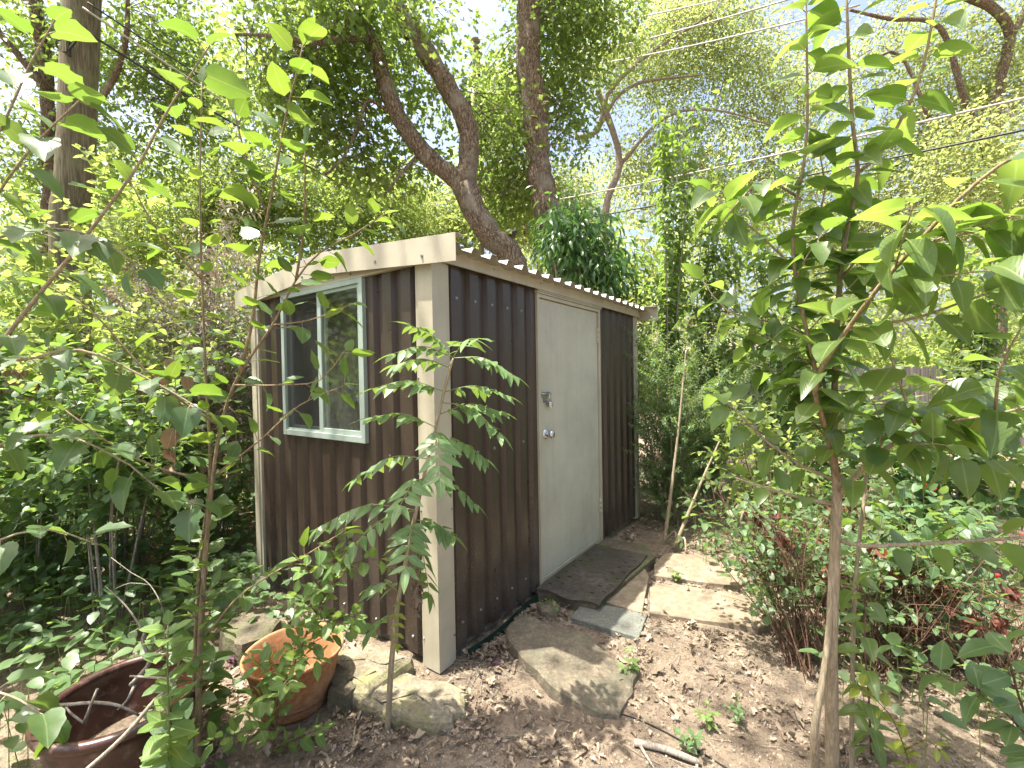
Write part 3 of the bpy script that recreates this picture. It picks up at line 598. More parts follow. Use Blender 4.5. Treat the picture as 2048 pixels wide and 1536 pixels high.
# rubber mat with half moon holes
def rubber_mat():
    bm = bmesh.new(); u0, u1, v0, v1 = -.012, -.425, .845, 1.72
    def loop(pts):
        vs = [bm.verts.new(p) for p in pts]; return [bm.edges.new((vs[i], vs[(i + 1) % len(vs)])) for i in range(len(vs))]
    outer = []; n = 26
    for i in range(n): t = i / n; outer.append((u0 + (u1 - u0) * t, v0 + .012 * math.sin(t * 9) + .03 * t))
    for i in range(n): t = i / n; outer.append((u1 + .005 * math.sin(t * 14), v0 + .03 + (v1 - v0 - .03) * t))
    for i in range(n): t = i / n; outer.append((u1 + (u0 - u1) * t, v1 + .008 * math.sin(t * 7)))
    for i in range(n): t = i / n; outer.append((u0, v1 + (v0 - v1) * t))
    ed = loop([(a, b, 0) for a, b in outer])
    for row, uu, sh in ((0, -.055, 0), (1, -.115, .05), (2, -.33, .04), (3, -.385, .09)):
        for k in range(7):
            v = .94 + sh + k * .108
            if v > 1.66: continue
            r = .0165; pts = [(uu + r * math.cos(a), v + r * .75 * math.sin(a) - .006, 0) for a in [math.pi * j / 7 for j in range(8)]]
            ed += loop(pts)
    bmesh.ops.triangle_fill(bm, use_beauty=True, use_dissolve=False, edges=ed)
    bmesh.ops.subdivide_edges(bm, edges=[e for e in bm.edges if e.calc_length() > .08], cuts=2, use_grid_fill=False); bmesh.ops.triangulate(bm, faces=bm.faces)
    ret = bmesh.ops.extrude_face_region(bm, geom=list(bm.faces))
    for v in [x for x in ret['geom'] if isinstance(x, bmesh.types.BMVert)]: v.co.z += .008
    for v in bm.verts:
        u, vv = v.co.x, v.co.y; zz = .0565 + v.co.z + .003 * noise.noise(Vector((u * 9, vv * 9, 0))) + .002
        e = max(0, (.93 - vv) / .09); zz -= .014 * e * e * (.4 + .6 * min(1, -u / .4)) if vv < .93 else 0
        p = S(u, vv, zz); v.co = p - O
    bmesh.ops.recalc_face_normals(bm, faces=bm.faces)
    me = bpy.data.meshes.new('rubber_mat'); bm.to_mesh(me); bm.free(); me.materials.append(M['mat']); o = link('rubber_mat', me); o.location = O
    tag(o, 'dark mossy rubber mat with half moon holes at the shed door', 'door mat')
rubber_mat()
mb = MB(); pe = [S(-.02 - .015 * math.sin(i * .5), .18 + i * .066, .0) for i in range(12)]; vs = []
for p in pe: vs += [p + ZZ * -.03, p + ZZ * .022, p - dL * .006 + ZZ * .024, p - dL * .012 + ZZ * -.03]
mb.add(vs, [(4 * i + a, 4 * i + (a + 1) % 4, 4 * i + 4 + (a + 1) % 4, 4 * i + 4 + a) for i in range(11) for a in range(4)]); tag(mb.build('garden_edging', M['green_edge']), 'dark green plastic edging strip along the foot of the ribbed door wall', 'edging')
mb = MB(); pe = spline([GP(1215, 1420), GP(1300, 1452), GP(1370, 1486), GP(1450, 1530), GP(1540, 1590)], .05); vs = []
for p in pe: vs += [p + ZZ * -.03, p + ZZ * .006, p + Vector((.004, .002, .006)), p + Vector((.004, .002, -.03))]
mb.add(vs, [(4 * i + a, 4 * i + (a + 1) % 4, 4 * i + 4 + (a + 1) % 4, 4 * i + 4 + a) for i in range(len(pe) - 1) for a in range(4)]); tag(mb.build('steel_edging', M['wire']), 'thin dark steel edging half buried in soil near the big flagstone', 'edging')

# ================================================================== POTS
tp = thing('terracotta_pot', (-.985, 1.95, 0), 'empty orange terracotta bowl pot beside the pale rocks', 'pot')
R_ = .205
prof = [(.001, .022), (.11, .022), (.125, .03), (.15, .09), (.165, .16), (.178, .2), (R_ - .012, .236), (R_ - .008, .243), (R_ - .001, .245), (R_ + .002, .238), (R_ - .004, .226), (.186, .2), (.176, .16), (.1745, .152), (.164, .1), (.1625, .094), (.159, .084), (.1575, .078), (.14, .015), (.132, .0), (.001, .0)]
mb = MB(); mb.lathe((-.985, 1.95, gh(-.985, 1.95) - .005), prof, 56, wob=.006); mb.build('pot_body', M['terra'], tp, True)
mb = MB(); mb.lathe((-.985, 1.95, gh(-.985, 1.95) - .005), [(.14, .05), (.156, .052), (.12, .056), (.001, .06)], 40); mb.build('pot_soil', M['soil'], tp, True)
BX, BY = -1.43, 1.62
bp = thing('glazed_pot', (BX, BY, 0), 'large dark brown glazed pot holding dead grey branches', 'pot')
prof = [(.001, .05), (.16, .05), (.185, .1), (.215, .2), (.226, .262), (.222, .275), (.228, .287), (.243, .292), (.256, .286), (.260, .272), (.254, .258), (.242, .252), (.236, .225), (.22, .15), (.195, .06), (.175, .0), (.001, .0)]
mb = MB(); mb.lathe((BX, BY, gh(BX, BY) - .01), prof, 60, wob=.004); mb.build('pot_body', M['glaze'], bp, True)
mb = MB(); mb.lathe((BX, BY, gh(BX, BY) - .01), [(.19, .09), (.1, .1), (.001, .1)], 40); mb.build('pot_soil', M['soil'], bp, True)

# ================================================================== FOREGROUND SAPLINGS
# --- ferny sapling in front of the shed corner
b0 = GP(775, 1447); fs_ = thing('ferny_sapling', b0, 'thin upright sapling with feathery compound leaves in front of the shed corner', 'sapling')
st = spline([b0 - ZZ * .05, b0, P(785, 1300, 1.76), P(800, 1185, 1.755), P(833, 1020, 1.74), P(865, 880, 1.73), P(893, 765, 1.72), P(906, 716, 1.72)], .04)
mb = MB(); mb.tube(st, [.0125, .005], 10, jit=.12); mb.build('stem', M['tanstem'], fs_, True)
def frond(p0, p1, npair, ll, parent, mat='pinna', arch=.12, sag=.0, name='frond'):
    npair = int(npair * .95 + .5)
    L = (p1 - p0).length; mid = p0.lerp(p1, .5) + ZZ * (L * arch); path = spline([p0, mid, p1 - ZZ * sag], .02)
    mb = MB(); mb.tube(path, [.0022, .001], 5); fr = mb.build(name, M['greenstem'], parent, True)
    m = len(path) - 1; t0 = (p1 - p0).normalized(); side = t0.cross(ZZ)
    if side.length < .2: side = t0.cross(FW)
    side.normalize(); nrm0 = side.cross(t0)
    for k in range(npair):
        f = .2 + .78 * k / max(1, npair - 1); i = min(m - 1, int(f * m)); p = path[i].lerp(path[i + 1], f * m - i); t = (path[i + 1] - path[i]).normalized()
        l = ll * (.75 + .35 * math.sin(math.pi * min(1, f * .9))) * rnd(.85, 1.12)
        for s in (-1, 1):
            if random.random() < .04: continue
            tip = side * s * rnd(.8, 1.05) + t * rnd(.2, .5) - ZZ * rnd(.05, .65); leaf(random.choice(['leaflet', 'leaflet2']), mat, p, tip, nrm0 + rvec(.22) - FW * .35 + side * s * .1, l, fr, 'leaflet')
    leaf('leaflet', mat, path[-1], (path[-1] - path[-2]), nrm0, ll, fr, 'leaflet'); return fr
FR_ = [((906, 716), (822, 648), 7, -.1), ((900, 722), (785, 698), 6, -.05), ((897, 735), (792, 728), 6, .05), ((906, 716), (1030, 748), 9, -.03), ((905, 716), (958, 672), 6, -.18),
       ((888, 790), (750, 772), 7, -.02), ((892, 775), (1012, 790), 7, .05), ((884, 800), (1000, 858), 8, -.05), ((880, 825), (1002, 820), 7, .1), ((872, 845), (740, 832), 7, -.04),
       ((868, 860), (880, 950), 6, -.22), ((862, 880), (968, 910), 7, -.02), ((852, 925), (712, 948), 6, .03), ((848, 950), (800, 1010), 6, -.22), ((846, 960), (952, 1000), 6, .02),
       ((832, 1018), (628, 1052), 8, -.02), ((830, 1025), (672, 1118), 8, -.16), ((830, 1030), (905, 1068), 7, .0), ((828, 1045), (812, 1128), 6, -.2), ((835, 1040), (858, 1180), 7, .06), ((800, 1180), (742, 1165), 5, .08), ((792, 1230), (740, 1255), 4, .05)]
def near(path, px, py, d):
    q = P(px, py, d); return min(path, key=lambda p: (p - q).length)
for (a, b, n, dd) in FR_:
    p0 = near(st, a[0], a[1], 1.74); frond(p0, P(b[0], b[1], 1.74 + dd), n, .084, fs_, sag=rnd(.0, .02))
frond(near(st, 800, 1180, 1.75), P(795, 1290, 1.7), 5, .035, fs_, 'yell'); frond(near(st, 800, 1150, 1.75), P(768, 1135, 1.72), 4, .03, fs_, 'yell')
dp = [P(836, 1085, 1.72), P(838, 1140, 1.72), P(835, 1180, 1.72), P(832, 1225, 1.72)]
mb = MB(); mb.tube(spline([near(st, 835, 1040, 1.74)] + dp, .02), .0015, 4); df = mb.build('dead_frond', M['brownstem'], fs_); df['label'] = 'shrivelled brown dead frond hanging by the stem'
for k in range(34):
    p = dp[0].lerp(dp[-1], .1 + .9 * (k / 34) ** .7) + rvec(.006); leaf(random.choice(['dry', 'dry2']), 'dead', p, rvec(.4) - ZZ, rvec(), rnd(.025, .045), df, 'leaflet')

# --- generic stemmed plant from explicit paths
def plant(name, base, label, cat, stems, tn, mat, jmat, stemmat, nind=300, group=None, extra=()):
    """stems: dicts path, r=(r0,r1), leaf=(spacing,(smin,smax)), start, droop ..."""
    t = thing(name, base, label, cat, group); sp = []; mbs = MB(); nst = 0
    for s in stems:
        mb = MB(); path = s['path']; mb.tube(path, s['r'], s.get('n', 8), jit=.1 if s['r'][0] > .008 else 0)
        if s.get('leaf'): sp += along(path, s['leaf'][0], s['leaf'][1], s.get('start', .1), s.get('droop', .2), s.get('fwd', .5), s.get('opp', True), mb, s.get('pet', .014), s.get('flat', 0), s.get('end', True))
        mb.build(s.get('name', 'branch'), M[s.get('mat', stemmat)], t, True)
    place_leaves(name, sp, t, tn, mat, jmat, nind); return t
def side_twigs(path, n, ln, a=.2, b=1.0, up=.3, r=.0025, leafp=None, **kw):
    out = []
    for k in range(n):
        i = int((a + (b - a) * (k + random.random()) / n) * (len(path) - 2)); p = path[i]; t = (path[i + 1] - path[i]).normalized(); u = t.orthogonal(); q = Matrix.Rotation(rnd(0, 6.28), 3, t) @ u
        d = (q.normalized() + t * .6 + ZZ * up).normalized(); l = rnd(*ln); e = p + d * l; m = p.lerp(e, .5) + rvec(.03 * l) + ZZ * .05 * l
        out.append(dict(path=spline([p, m, e], .03), r=(r, r * .5), n=5, leaf=leafp, name='twig', **kw))
    return out

# --- privet sapling, right
b1 = GP(1664, 1530); PD = dict(droop=.4, fwd=.45)
LP = (.052, (.08, .118)); LB = (.062, (.1, .14))
privet = [
    dict(path=spline([b1 - ZZ * .1, b1, P(1663, 1300, 1.52), P(1668, 1150, 1.5), P(1674, 1000, 1.48), P(1680, 950, 1.47)], .05), r=(.023, .0135), n=12, name='trunk'),
    dict(path=spline([GP(1632, 1530) - ZZ * .06, P(1628, 1470, 1.5), P(1640, 1390, 1.5), P(1656, 1280, 1.5), P(1663, 1150, 1.5)], .05), r=(.014, .008), n=10, name='trunk'),
    dict(path=spline([GP(1702, 1530) - ZZ * .06, P(1706, 1300, 1.56), P(1712, 1150, 1.58), P(1730, 980, 1.6), P(1740, 850, 1.6)], .05), r=(.008, .005), leaf=(.09, (.06, .09)), start=.5, **PD),
    dict(path=PX([(1674, 1000, 1.48), (1668, 900, 1.46), (1672, 700, 1.42), (1683, 530, 1.38), (1702, 420, 1.34), (1716, 345, 1.31), (1706, 255, 1.27), (1698, 120, 1.24), (1692, -40, 1.2)]), r=(.0115, .003), leaf=LP, start=.12, **PD),
    dict(path=PX([(1668, 930, 1.47), (1650, 840, 1.44), (1622, 700, 1.4), (1592, 560, 1.36), (1586, 450, 1.33), (1604, 350, 1.3), (1614, 260, 1.27), (1614, 130, 1.24), (1612, 10, 1.22)]), r=(.008, .0025), leaf=LP, start=.1, **PD),
    dict(path=PX([(1716, 345, 1.31), (1764, 303, 1.28), (1815, 215, 1.24), (1845, 139, 1.21), (1872, 0, 1.18), (1880, -60, 1.16)]), r=(.005, .0025), leaf=LP, **PD),
    dict(path=PX([(1676, 960, 1.47), (1652, 860, 1.4), (1630, 784, 1.34), (1650, 725, 1.28), (1694, 660, 1.2), (1756, 576, 1.12), (1828, 494, 1.05), (1916, 400, .98), (2000, 330, .93), (2090, 285, .9)]), r=(.0095, .003), leaf=LB, start=.25, mat='brownstem', **PD),
    dict(path=PX([(1694, 660, 1.2), (1760, 648, 1.15), (1840, 634, 1.1), (1930, 602, 1.05), (2030, 570, 1.0), (2100, 550, .98)]), r=(.0045, .002), leaf=LB, **PD),
    dict(path=PX([(1682, 985, 1.46), (1760, 905, 1.36), (1870, 850, 1.26), (1990, 830, 1.18), (2100, 800, 1.12)]), r=(.008, .003), leaf=LB, **PD),
    dict(path=PX([(1676, 1080, 1.49), (1730, 1092, 1.42), (1850, 1087, 1.34), (2000, 1078, 1.27), (2100, 1070, 1.22)]), r=(.007, .0035), leaf=(.09, (.07, .1)), start=.3, **PD),
    dict(path=PX([(1668, 940, 1.47), (1602, 663, 1.5), (1553, 646, 1.52), (1455, 620, 1.55), (1403, 558, 1.58)][0:1] + [(1640, 720, 1.45), (1602, 663, 1.48), (1553, 646, 1.5), (1455, 622, 1.52), (1403, 558, 1.54)]), r=(.006, .002), leaf=LP, start=.35, **PD),
    dict(path=PX([(1672, 960, 1.47), (1600, 930, 1.5), (1530, 880, 1.53), (1480, 830, 1.55), (1440, 790, 1.56)]), r=(.006, .002), leaf=LP, start=.2, **PD),
    dict(path=PX([(1664, 890, 1.46), (1590, 800, 1.5), (1540, 740, 1.53), (1500, 690, 1.55)]), r=(.004, .002), leaf=LP, start=.2, **PD),
    dict(path=PX([(1604, 400, 1.33), (1530, 360, 1.33), (1480, 400, 1.34), (1440, 450, 1.35)]), r=(.004, .002), leaf=LP, **PD),
    dict(path=PX([(1592, 540, 1.36), (1520, 470, 1.38), (1460, 420, 1.4), (1420, 380, 1.41)]), r=(.004, .002), leaf=LP, **PD),
    dict(path=PX([(1683, 530, 1.38), (1640, 450, 1.34), (1650, 380, 1.3), (1640, 310, 1.28)]), r=(.004, .002), leaf=LP, **PD),
    dict(path=PX([(1830, 850, 1.28), (1790, 740, 1.24), (1775, 690, 1.22)]), r=(.004, .002), leaf=LB, **PD),
    dict(path=PX([(1990, 830, 1.18), (2000, 740, 1.1), (2040, 660, 1.05)]), r=(.004, .002), leaf=LB, **PD),
    *[s for pth, n, f in ((PX([(1672, 700, 1.42), (1683, 530, 1.38), (1702, 420, 1.34), (1716, 345, 1.31)]), 4, .3), (PX([(1650, 840, 1.44), (1622, 700, 1.4), (1592, 560, 1.36), (1586, 450, 1.33)]), 5, .3), (PX([(1756, 576, 1.12), (1828, 494, 1.05), (1916, 400, .98)]), 4, .2), (PX([(1760, 905, 1.36), (1870, 850, 1.26), (1990, 830, 1.18)]), 5, .2)) for s in side_twigs(pth, n, (.18, .36), .05, 1, f, .0025, (.055, (.075, .11)), droop=.55)],
    dict(path=PX([(1672, 1010, 1.48), (1560, 985, 1.5), (1470, 955, 1.53)]), r=(.006, .003), leaf=(.07, (.06, .09)), start=.3, **PD),
]
plant('privet_sapling', b1, 'tall sapling with tan multi stemmed trunk and big glossy folded leaves', 'sapling', privet, ['privet', 'privet2', 'privet3'], 'privet', 'j_privet', 'tanstem', 300)

# --- round leaved sapling, left
b2 = GP(394, 1528); LR = (.05, (.09, .125)); RD = dict(droop=.12, fwd=.6, opp=False, pet=.03, flat=.2)
pear = [
    dict(path=spline([b2 - ZZ * .1, b2, P(400, 1300, 1.62), P(412, 1100, 1.64), P(425, 960, 1.65), P(445, 840, 1.65), P(478, 750, 1.64), P(545, 650, 1.62), P(592, 560, 1.6), P(640, 505, 1.58), P(705, 470, 1.56), P(770, 428, 1.54)], .05), r=(.0125, .002), n=10, leaf=(.03, (.062, .09)), start=.08, name='trunk', **RD),
    dict(path=spline([b2 + Vector((-.02, .02, -.06)), P(388, 1400, 1.63), P(398, 1150, 1.66), P(420, 950, 1.7), P(412, 760, 1.72), P(404, 560, 1.72), P(400, 380, 1.7), P(404, 165, 1.66)], .05), r=(.008, .0025), leaf=(.034, (.062, .09)), start=.12, name='trunk', **RD),
    dict(path=PX([(478, 750, 1.64), (505, 640, 1.6), (518, 520, 1.56), (545, 380, 1.5), (570, 240, 1.44), (590, 160, 1.42), (606, 90, 1.4)]), r=(.0065, .002), leaf=(.03, (.08, .115)), start=.2, **RD),
    dict(path=PX([(530, 420, 1.52), (500, 340, 1.5), (480, 270, 1.48), (468, 220, 1.47)]), r=(.004, .002), leaf=(.045, (.075, .11)), **RD),
    dict(path=PX([(592, 560, 1.6), (606, 470, 1.55), (610, 380, 1.5), (610, 290, 1.46)]), r=(.005, .002), leaf=(.05, (.075, .11)), **RD),
    dict(path=PX([(470, 770, 1.64), (560, 770, 1.58), (640, 760, 1.52), (690, 700, 1.5)]), r=(.003, .0015), leaf=(.06, (.06, .085)), **RD),
    dict(path=PX([(430, 950, 1.65), (520, 880, 1.6), (600, 810, 1.56), (690, 770, 1.53)]), r=(.004, .0015), leaf=(.05, (.055, .08)), **RD),
    dict(path=PX([(415, 1270, 1.62), (470, 1200, 1.58), (540, 1150, 1.56), (620, 1105, 1.55), (690, 1060, 1.54)]), r=(.004, .0015), leaf=(.07, (.06, .085)), start=.35, **RD),
    dict(path=PX([(440, 850, 1.65), (360, 800, 1.6), (280, 730, 1.55), (180, 620, 1.5), (90, 570, 1.48)]), r=(.005, .002), leaf=(.05, (.065, .095)), **RD),
    dict(path=PX([(425, 960, 1.65), (330, 940, 1.6), (240, 900, 1.55), (130, 820, 1.5)]), r=(.005, .002), leaf=(.065, (.07, .1)), **RD),
    dict(path=PX([(545, 650, 1.62), (620, 640, 1.56), (700, 610, 1.52)]), r=(.003, .0015), leaf=(.06, (.06, .085)), **RD),
    dict(path=PX([(404, 560, 1.72), (330, 480, 1.66), (290, 420, 1.62), (260, 360, 1.6)]), r=(.004, .002), leaf=(.05, (.065, .095)), **RD)]
for k_ in (0, 1): pear += side_twigs(pear[k_]['path'][2:int(len(pear[k_]['path']) * .38)], 9, (.07, .16), .05, 1, .1, .0016, (.035, (.05, .075)), **RD)
plant('round_leaved_sapling', b2, 'sapling with twin brown stems and rounded leaves in front of the shed window', 'sapling', pear, ['pear', 'pear2', 'pear3'], 'pear', 'j_bush', 'brownstem', 290)

# --- lobed shrub at the left edge
b3 = GP(-160, 1500); LBR = dict(droop=.35, fwd=.5, opp=False, pet=.035, flat=.1)
mul = [dict(path=spline([b3 + rvec(.02) - ZZ * .05, P(-140, 1100, 1.5), P(-60, 800, 1.45), P(0, 690, 1.4), P(150, 500, 1.36), P(270, 340, 1.33), P(330, 230, 1.3), P(420, 90, 1.28)], .05), r=(.013, .002), leaf=(.075, (.07, .11)), start=.3, name='stem', **LBR),
       dict(path=spline([P(-140, 1100, 1.5), P(-80, 600, 1.4), P(-20, 420, 1.35), P(60, 300, 1.3), P(160, 200, 1.26)], .05), r=(.008, .002), leaf=(.06, (.07, .11)), start=.3, **LBR),
       dict(path=spline([P(-100, 1000, 1.5), P(-20, 900, 1.5), P(120, 870, 1.5), P(260, 930, 1.52), P(330, 990, 1.55), P(410, 1010, 1.57)], .05), r=(.006, .002), leaf=(.055, (.068, .105)), start=.2, **LBR),
       dict(path=spline([P(-80, 700, 1.42), P(40, 720, 1.44), P(160, 700, 1.46), P(300, 760, 1.5), P(420, 830, 1.52)], .05), r=(.006, .002), leaf=(.055, (.068, .105)), start=.1, **LBR),
       dict(path=spline([P(-80, 500, 1.38), P(60, 460, 1.36), P(180, 470, 1.36), P(290, 540, 1.38)], .05), r=(.005, .002), leaf=(.05, (.065, .1)), start=.1, **LBR),
       dict(path=spline([P(-60, 350, 1.3), P(0, 260, 1.28), P(60, 130, 1.25), P(110, 40, 1.22)], .05), r=(.004, .002), leaf=(.05, (.065, .1)), start=.1, **LBR),
       dict(path=spline([P(-100, 1150, 1.5), P(0, 1080, 1.5), P(100, 1060, 1.52), P(200, 1090, 1.56)], .05), r=(.005, .002), leaf=(.055, (.065, .1)), start=.1, **LBR),
       dict(path=spline([P(-140, 1400, 1.45), P(-40, 1380, 1.42), P(40, 1400, 1.4), P(110, 1450, 1.4)], .05), r=(.005, .002), leaf=(.055, (.08, .12)), start=.1, **LBR)]
plant('lobed_leaf_shrub', b3, 'arching shrub with lobed toothed leaves reaching in beside the big brown pot', 'shrub', mul, ['mulb', 'mulb2', 'mulb2'], 'mulb', 'j_bush', 'tanstem', 260)

# --- small toothed sapling in front of the terracotta pot
b4 = GP(545, 1500); SM = dict(droop=.2, fwd=.6, opp=True, pet=.008)
sm = [dict(path=spline([b4 - ZZ * .03, b4, P(560, 1400, 1.63), P(600, 1300, 1.63), P(640, 1210, 1.63), P(690, 1130, 1.64), P(700, 1100, 1.64)], .03), r=(.005, .0015), leaf=(.03, (.035, .055)), start=.2, name='stem', **SM)]
sm += side_twigs(sm[0]['path'], 22, (.13, .27), .12, .98, .1, .0018, (.033, (.042, .068)), **SM)
plant('small_leaved_sapling', b4, 'small sprawling seedling with bright toothed leaves in front of the terracotta pot', 'seedling', sm, ['small', 'pear3'], 'small', 'j_far', 'twig', 290)
# --- broad leaved seedling by the glazed pot
b5 = GP(345, 1590); t5 = thing('broadleaf_seedling', b5, 'upright seedling with a tower of broad leaves beside the glazed pot', 'seedling')
s5 = spline([b5 - ZZ * .03, b5, P(338, 1450, 1.36), P(335, 1330, 1.36), P(336, 1250, 1.36)], .02); mb = MB(); mb.tube(s5, [.006, .002], 8)
sp = along(s5, .022, (.07, .1), .2, .25, .6, True, mb, .01); mb.build('stem', M['greenstem'], t5, True)
for i, s in enumerate(sp): leaf(random.choice(['pear', 'pear3']), 'small' if i % 3 else 'under', s[0], s[1], s[2], s[3] * (1.1 - .4 * i / len(sp)), t5)
# dead branches in the glazed pot
def sticks(name, label, paths, mat='greystem', cat='branch', group=None):
    t = thing(name, paths[0][0][0], label, cat, group)
    for k, (pth, r) in enumerate(paths):
        mb = MB(); mb.tube(spline(pth, .03), r, 7, jit=.2); mb.build('branch' if k == 0 else 'twig', M[mat], t, True)
    return t
sticks('dead_branch', 'forked grey dead branch standing in the glazed pot', [([P(262, 1370, 1.62), P(285, 1345, 1.62), P(300, 1320, 1.62), P(285, 1285, 1.6), P(290, 1265, 1.6)], (.008, .005)), ([P(300, 1320, 1.62), P(310, 1312, 1.6), P(318, 1300, 1.6)], (.004, .003)), ([P(290, 1265, 1.6), P(250, 1210, 1.6), P(210, 1172, 1.6)], (.004, .0015)), ([P(270, 1370, 1.62), P(255, 1400, 1.6), P(235, 1420, 1.58)], (.006, .003))])
sticks('dead_branch', 'knobbly dead stick lying across the rim of the glazed pot', [([P(85, 1412, 1.5), P(130, 1410, 1.5), P(190, 1405, 1.52), P(240, 1412, 1.54), P(280, 1432, 1.56)], (.007, .004)), ([P(168, 1446, 1.5), P(180, 1415, 1.51), P(195, 1378, 1.5)], (.005, .004)), ([P(168, 1446, 1.5), P(140, 1425, 1.52), P(130, 1410, 1.52)], (.004, .003))])
sticks('dead_branch', 'long smooth grey stick leaning over the front of the glazed pot', [([P(150, 1560, 1.3), P(250, 1470, 1.35), P(310, 1400, 1.4), P(352, 1366, 1.42)], (.007, .006)), ([P(352, 1366, 1.42), P(330, 1357, 1.42), P(260, 1352, 1.44)], (.005, .003))])
sticks('dead_branch', 'thin bare twig rising from the litter behind the glazed pot', [([GP(330, 1310), P(328, 1230, 1.9), P(300, 1170, 1.9), P(262, 1145, 1.9), P(222, 1115, 1.9)], (.004, .0015)), ([P(300, 1170, 1.9), P(260, 1166, 1.9), P(230, 1178, 1.9)], (.002, .001))])
sticks('fallen_branch', 'pale peeled branch lying on the soil by the steel edging', [([GP(1268, 1492) + ZZ * .014, GP(1330, 1506) + ZZ * .016, GP(1400, 1530) + ZZ * .014], (.013, .011)), ([GP(1280, 1496) + ZZ * .01, GP(1300, 1530) + ZZ * .012, GP(1320, 1560) + ZZ * .01], (.006, .003))])
sticks('fallen_branch', 'curved bare root like stick beside the flat limestone rock', [([GP(735, 1398) + ZZ * .02, GP(750, 1370) + ZZ * .05, GP(778, 1346) + ZZ * .05], (.009, .006)), ([GP(735, 1398) + ZZ * .02, GP(712, 1440) + ZZ * .01, GP(705, 1500) + ZZ * .008], (.006, .003))], 'tanstem')
sticks('fallen_branch', 'grey driftwood like branch under the rusty leaves of the right shrub', [([GP(1490, 1100) + ZZ * .25, P(1520, 1030, 2.9), P(1550, 1050, 2.9)], (.02, .01)), ([P(1520, 1030, 2.9), P(1490, 1020, 2.9), P(1480, 1050, 2.9)], (.014, .005))])

# --- low privet shoot and sprigs, bottom right
b6 = GP(1742, 1500)
plant('privet_shoot', b6, 'slim young shoot with paired pointed leaves beside the tan trunk', 'seedling', [dict(path=spline([b6 - ZZ * .02, b6, P(1738, 1400, 1.5), P(1730, 1300, 1.5), P(1728, 1200, 1.5), P(1700, 1170, 1.5)], .03), r=(.004, .0015), leaf=(.055, (.06, .085)), name='stem', **PD)], ['privet', 'privet2'], 'privet', 'j_privet', 'twig', 60)
b7 = GP(1835, 1580)
plant('yellow_sprig', b7, 'low sprig of small yellow green oval leaves under the privet shoot', 'seedling', [dict(path=spline([b7 - ZZ * .02, b7, P(1810, 1500, 1.4), P(1780, 1430, 1.42), P(1740, 1390, 1.44), P(1715, 1370, 1.45)], .03), r=(.003, .001), leaf=(.04, (.035, .05)), name='stem', droop=.1, opp=True, pet=.006),
                                                                                           dict(path=spline([P(1810, 1500, 1.4), P(1850, 1480, 1.38), P(1880, 1500, 1.36)], .03), r=(.002, .001), leaf=(.04, (.035, .05)), droop=.1, opp=True, pet=.006)], ['small'], 'yell', 'j_bush', 'twig', 60)
b8 = GP(2120, 1560)
plant('low_leafy_branch', b8, 'low branch of long bluish green leaves at the twiggy shrub', 'shrub', [dict(path=spline([b8 - ZZ * .02, b8, P(2060, 1480, 1.3), P(1980, 1400, 1.32), P(1900, 1360, 1.36), P(1850, 1330, 1.4)], .03), r=(.006, .002), leaf=(.045, (.075, .1)), name='stem', droop=.25, opp=True),
                                                                                           dict(path=spline([P(2080, 1500, 1.3), P(2040, 1400, 1.26), P(2010, 1300, 1.25), P(1960, 1250, 1.25)], .03), r=(.004, .002), leaf=(.05, (.075, .1)), droop=.25, opp=True)], ['privet', 'pear3'], 'under', 'j_bush', 'twig', 80)
for (x, y, lab) in ((1375, 1500, 'tiny vine with round dark leaves on the soil near the pale branch'), (1420, 1450, 'little three leaved weed on bare soil between trunk and flagstone'), (1355, 1165, 'small bright weed growing between the two farther sandstone slabs'), (1105, 1225, 'tiny green weed beside the small stone at the doorstep'), (1270, 1350, 'small green weed at the pointed end of the big flagstone'), (1480, 1440, 'sprawling weed with oval leaves at the foot of the tan trunk')):
    b = GP(x, y); t = thing('weed', b, lab, 'weed'); mb = MB(); n = 3; sp = []
    for k in range(n):
        e = b + Vector((rnd(-.07, .07), rnd(-.05, .05), rnd(.05, .1))); pth = spline([b, b.lerp(e, .5) + ZZ * .02, e], .02); mb.tube(pth, .0015, 4); sp += along(pth, .022, (.022, .036), .3, .1, .4, True, None, .004)
    mb.build('stem', M['greenstem'], t)
    for s in sp: leaf('small', 'under' if x in (1375, 1480) else 'small', s[0], s[1], s[2], s[3], t)

# ================================================================== SHRUBS
def shrub(name, base, h, r, label, nst=9, tn=('ov3',), mat='under', jmat='j_bush', size=(.05, .08), nt_=7, twl=(.2, .4), lsp=.05, nind=0, stemmat='greystem', droop=.25, cat='shrub', lean=(0, 0), opp=True, z0=.15, sr=.007, group=None):
    base = Vector(base); t = thing(name, base, label, cat, group); sp = []; mb = MB(); tw = MB()
    for k in range(nst):
        a = 2 * math.pi * (k + random.random()) / nst; rr = r * math.sqrt(random.random()); hh = h * rnd(.6, 1.05)
        e = base + Vector((math.cos(a) * rr + lean[0], math.sin(a) * rr + lean[1], hh)); b = base + Vector((math.cos(a), math.sin(a), 0)) * r * .15 * rnd(.3, 1)
        m = b.lerp(e, .5) + Vector((math.cos(a), math.sin(a), 0)) * -.1 * rr + ZZ * .12 * h + rvec(.03)
        pth = spline([b - ZZ * .03, m, e], .06); mb.tube(pth, [sr * rnd(.7, 1.2), sr * .25], 6)
        for s in side_twigs(pth, nt_, twl, z0, 1.0, .15, sr * .3):
            tw.tube(s['path'], s['r'], 4, False); sp += along(s['path'], lsp, size, .1, droop, .6, opp, None, .004)
        sp += along(pth, lsp, size, .6, droop, .6, opp, None, .004)
    mb.build('stems', M[stemmat], t, True, kind='stuff'); tw.build('twigs', M[stemmat], t, True, kind='stuff')
    place_leaves(name, sp, t, list(tn), mat, jmat, nind); return t
U = dict(tn=('pear', 'privet', 'pear3'), mat='under', jmat='j_bush', stemmat='greystem')
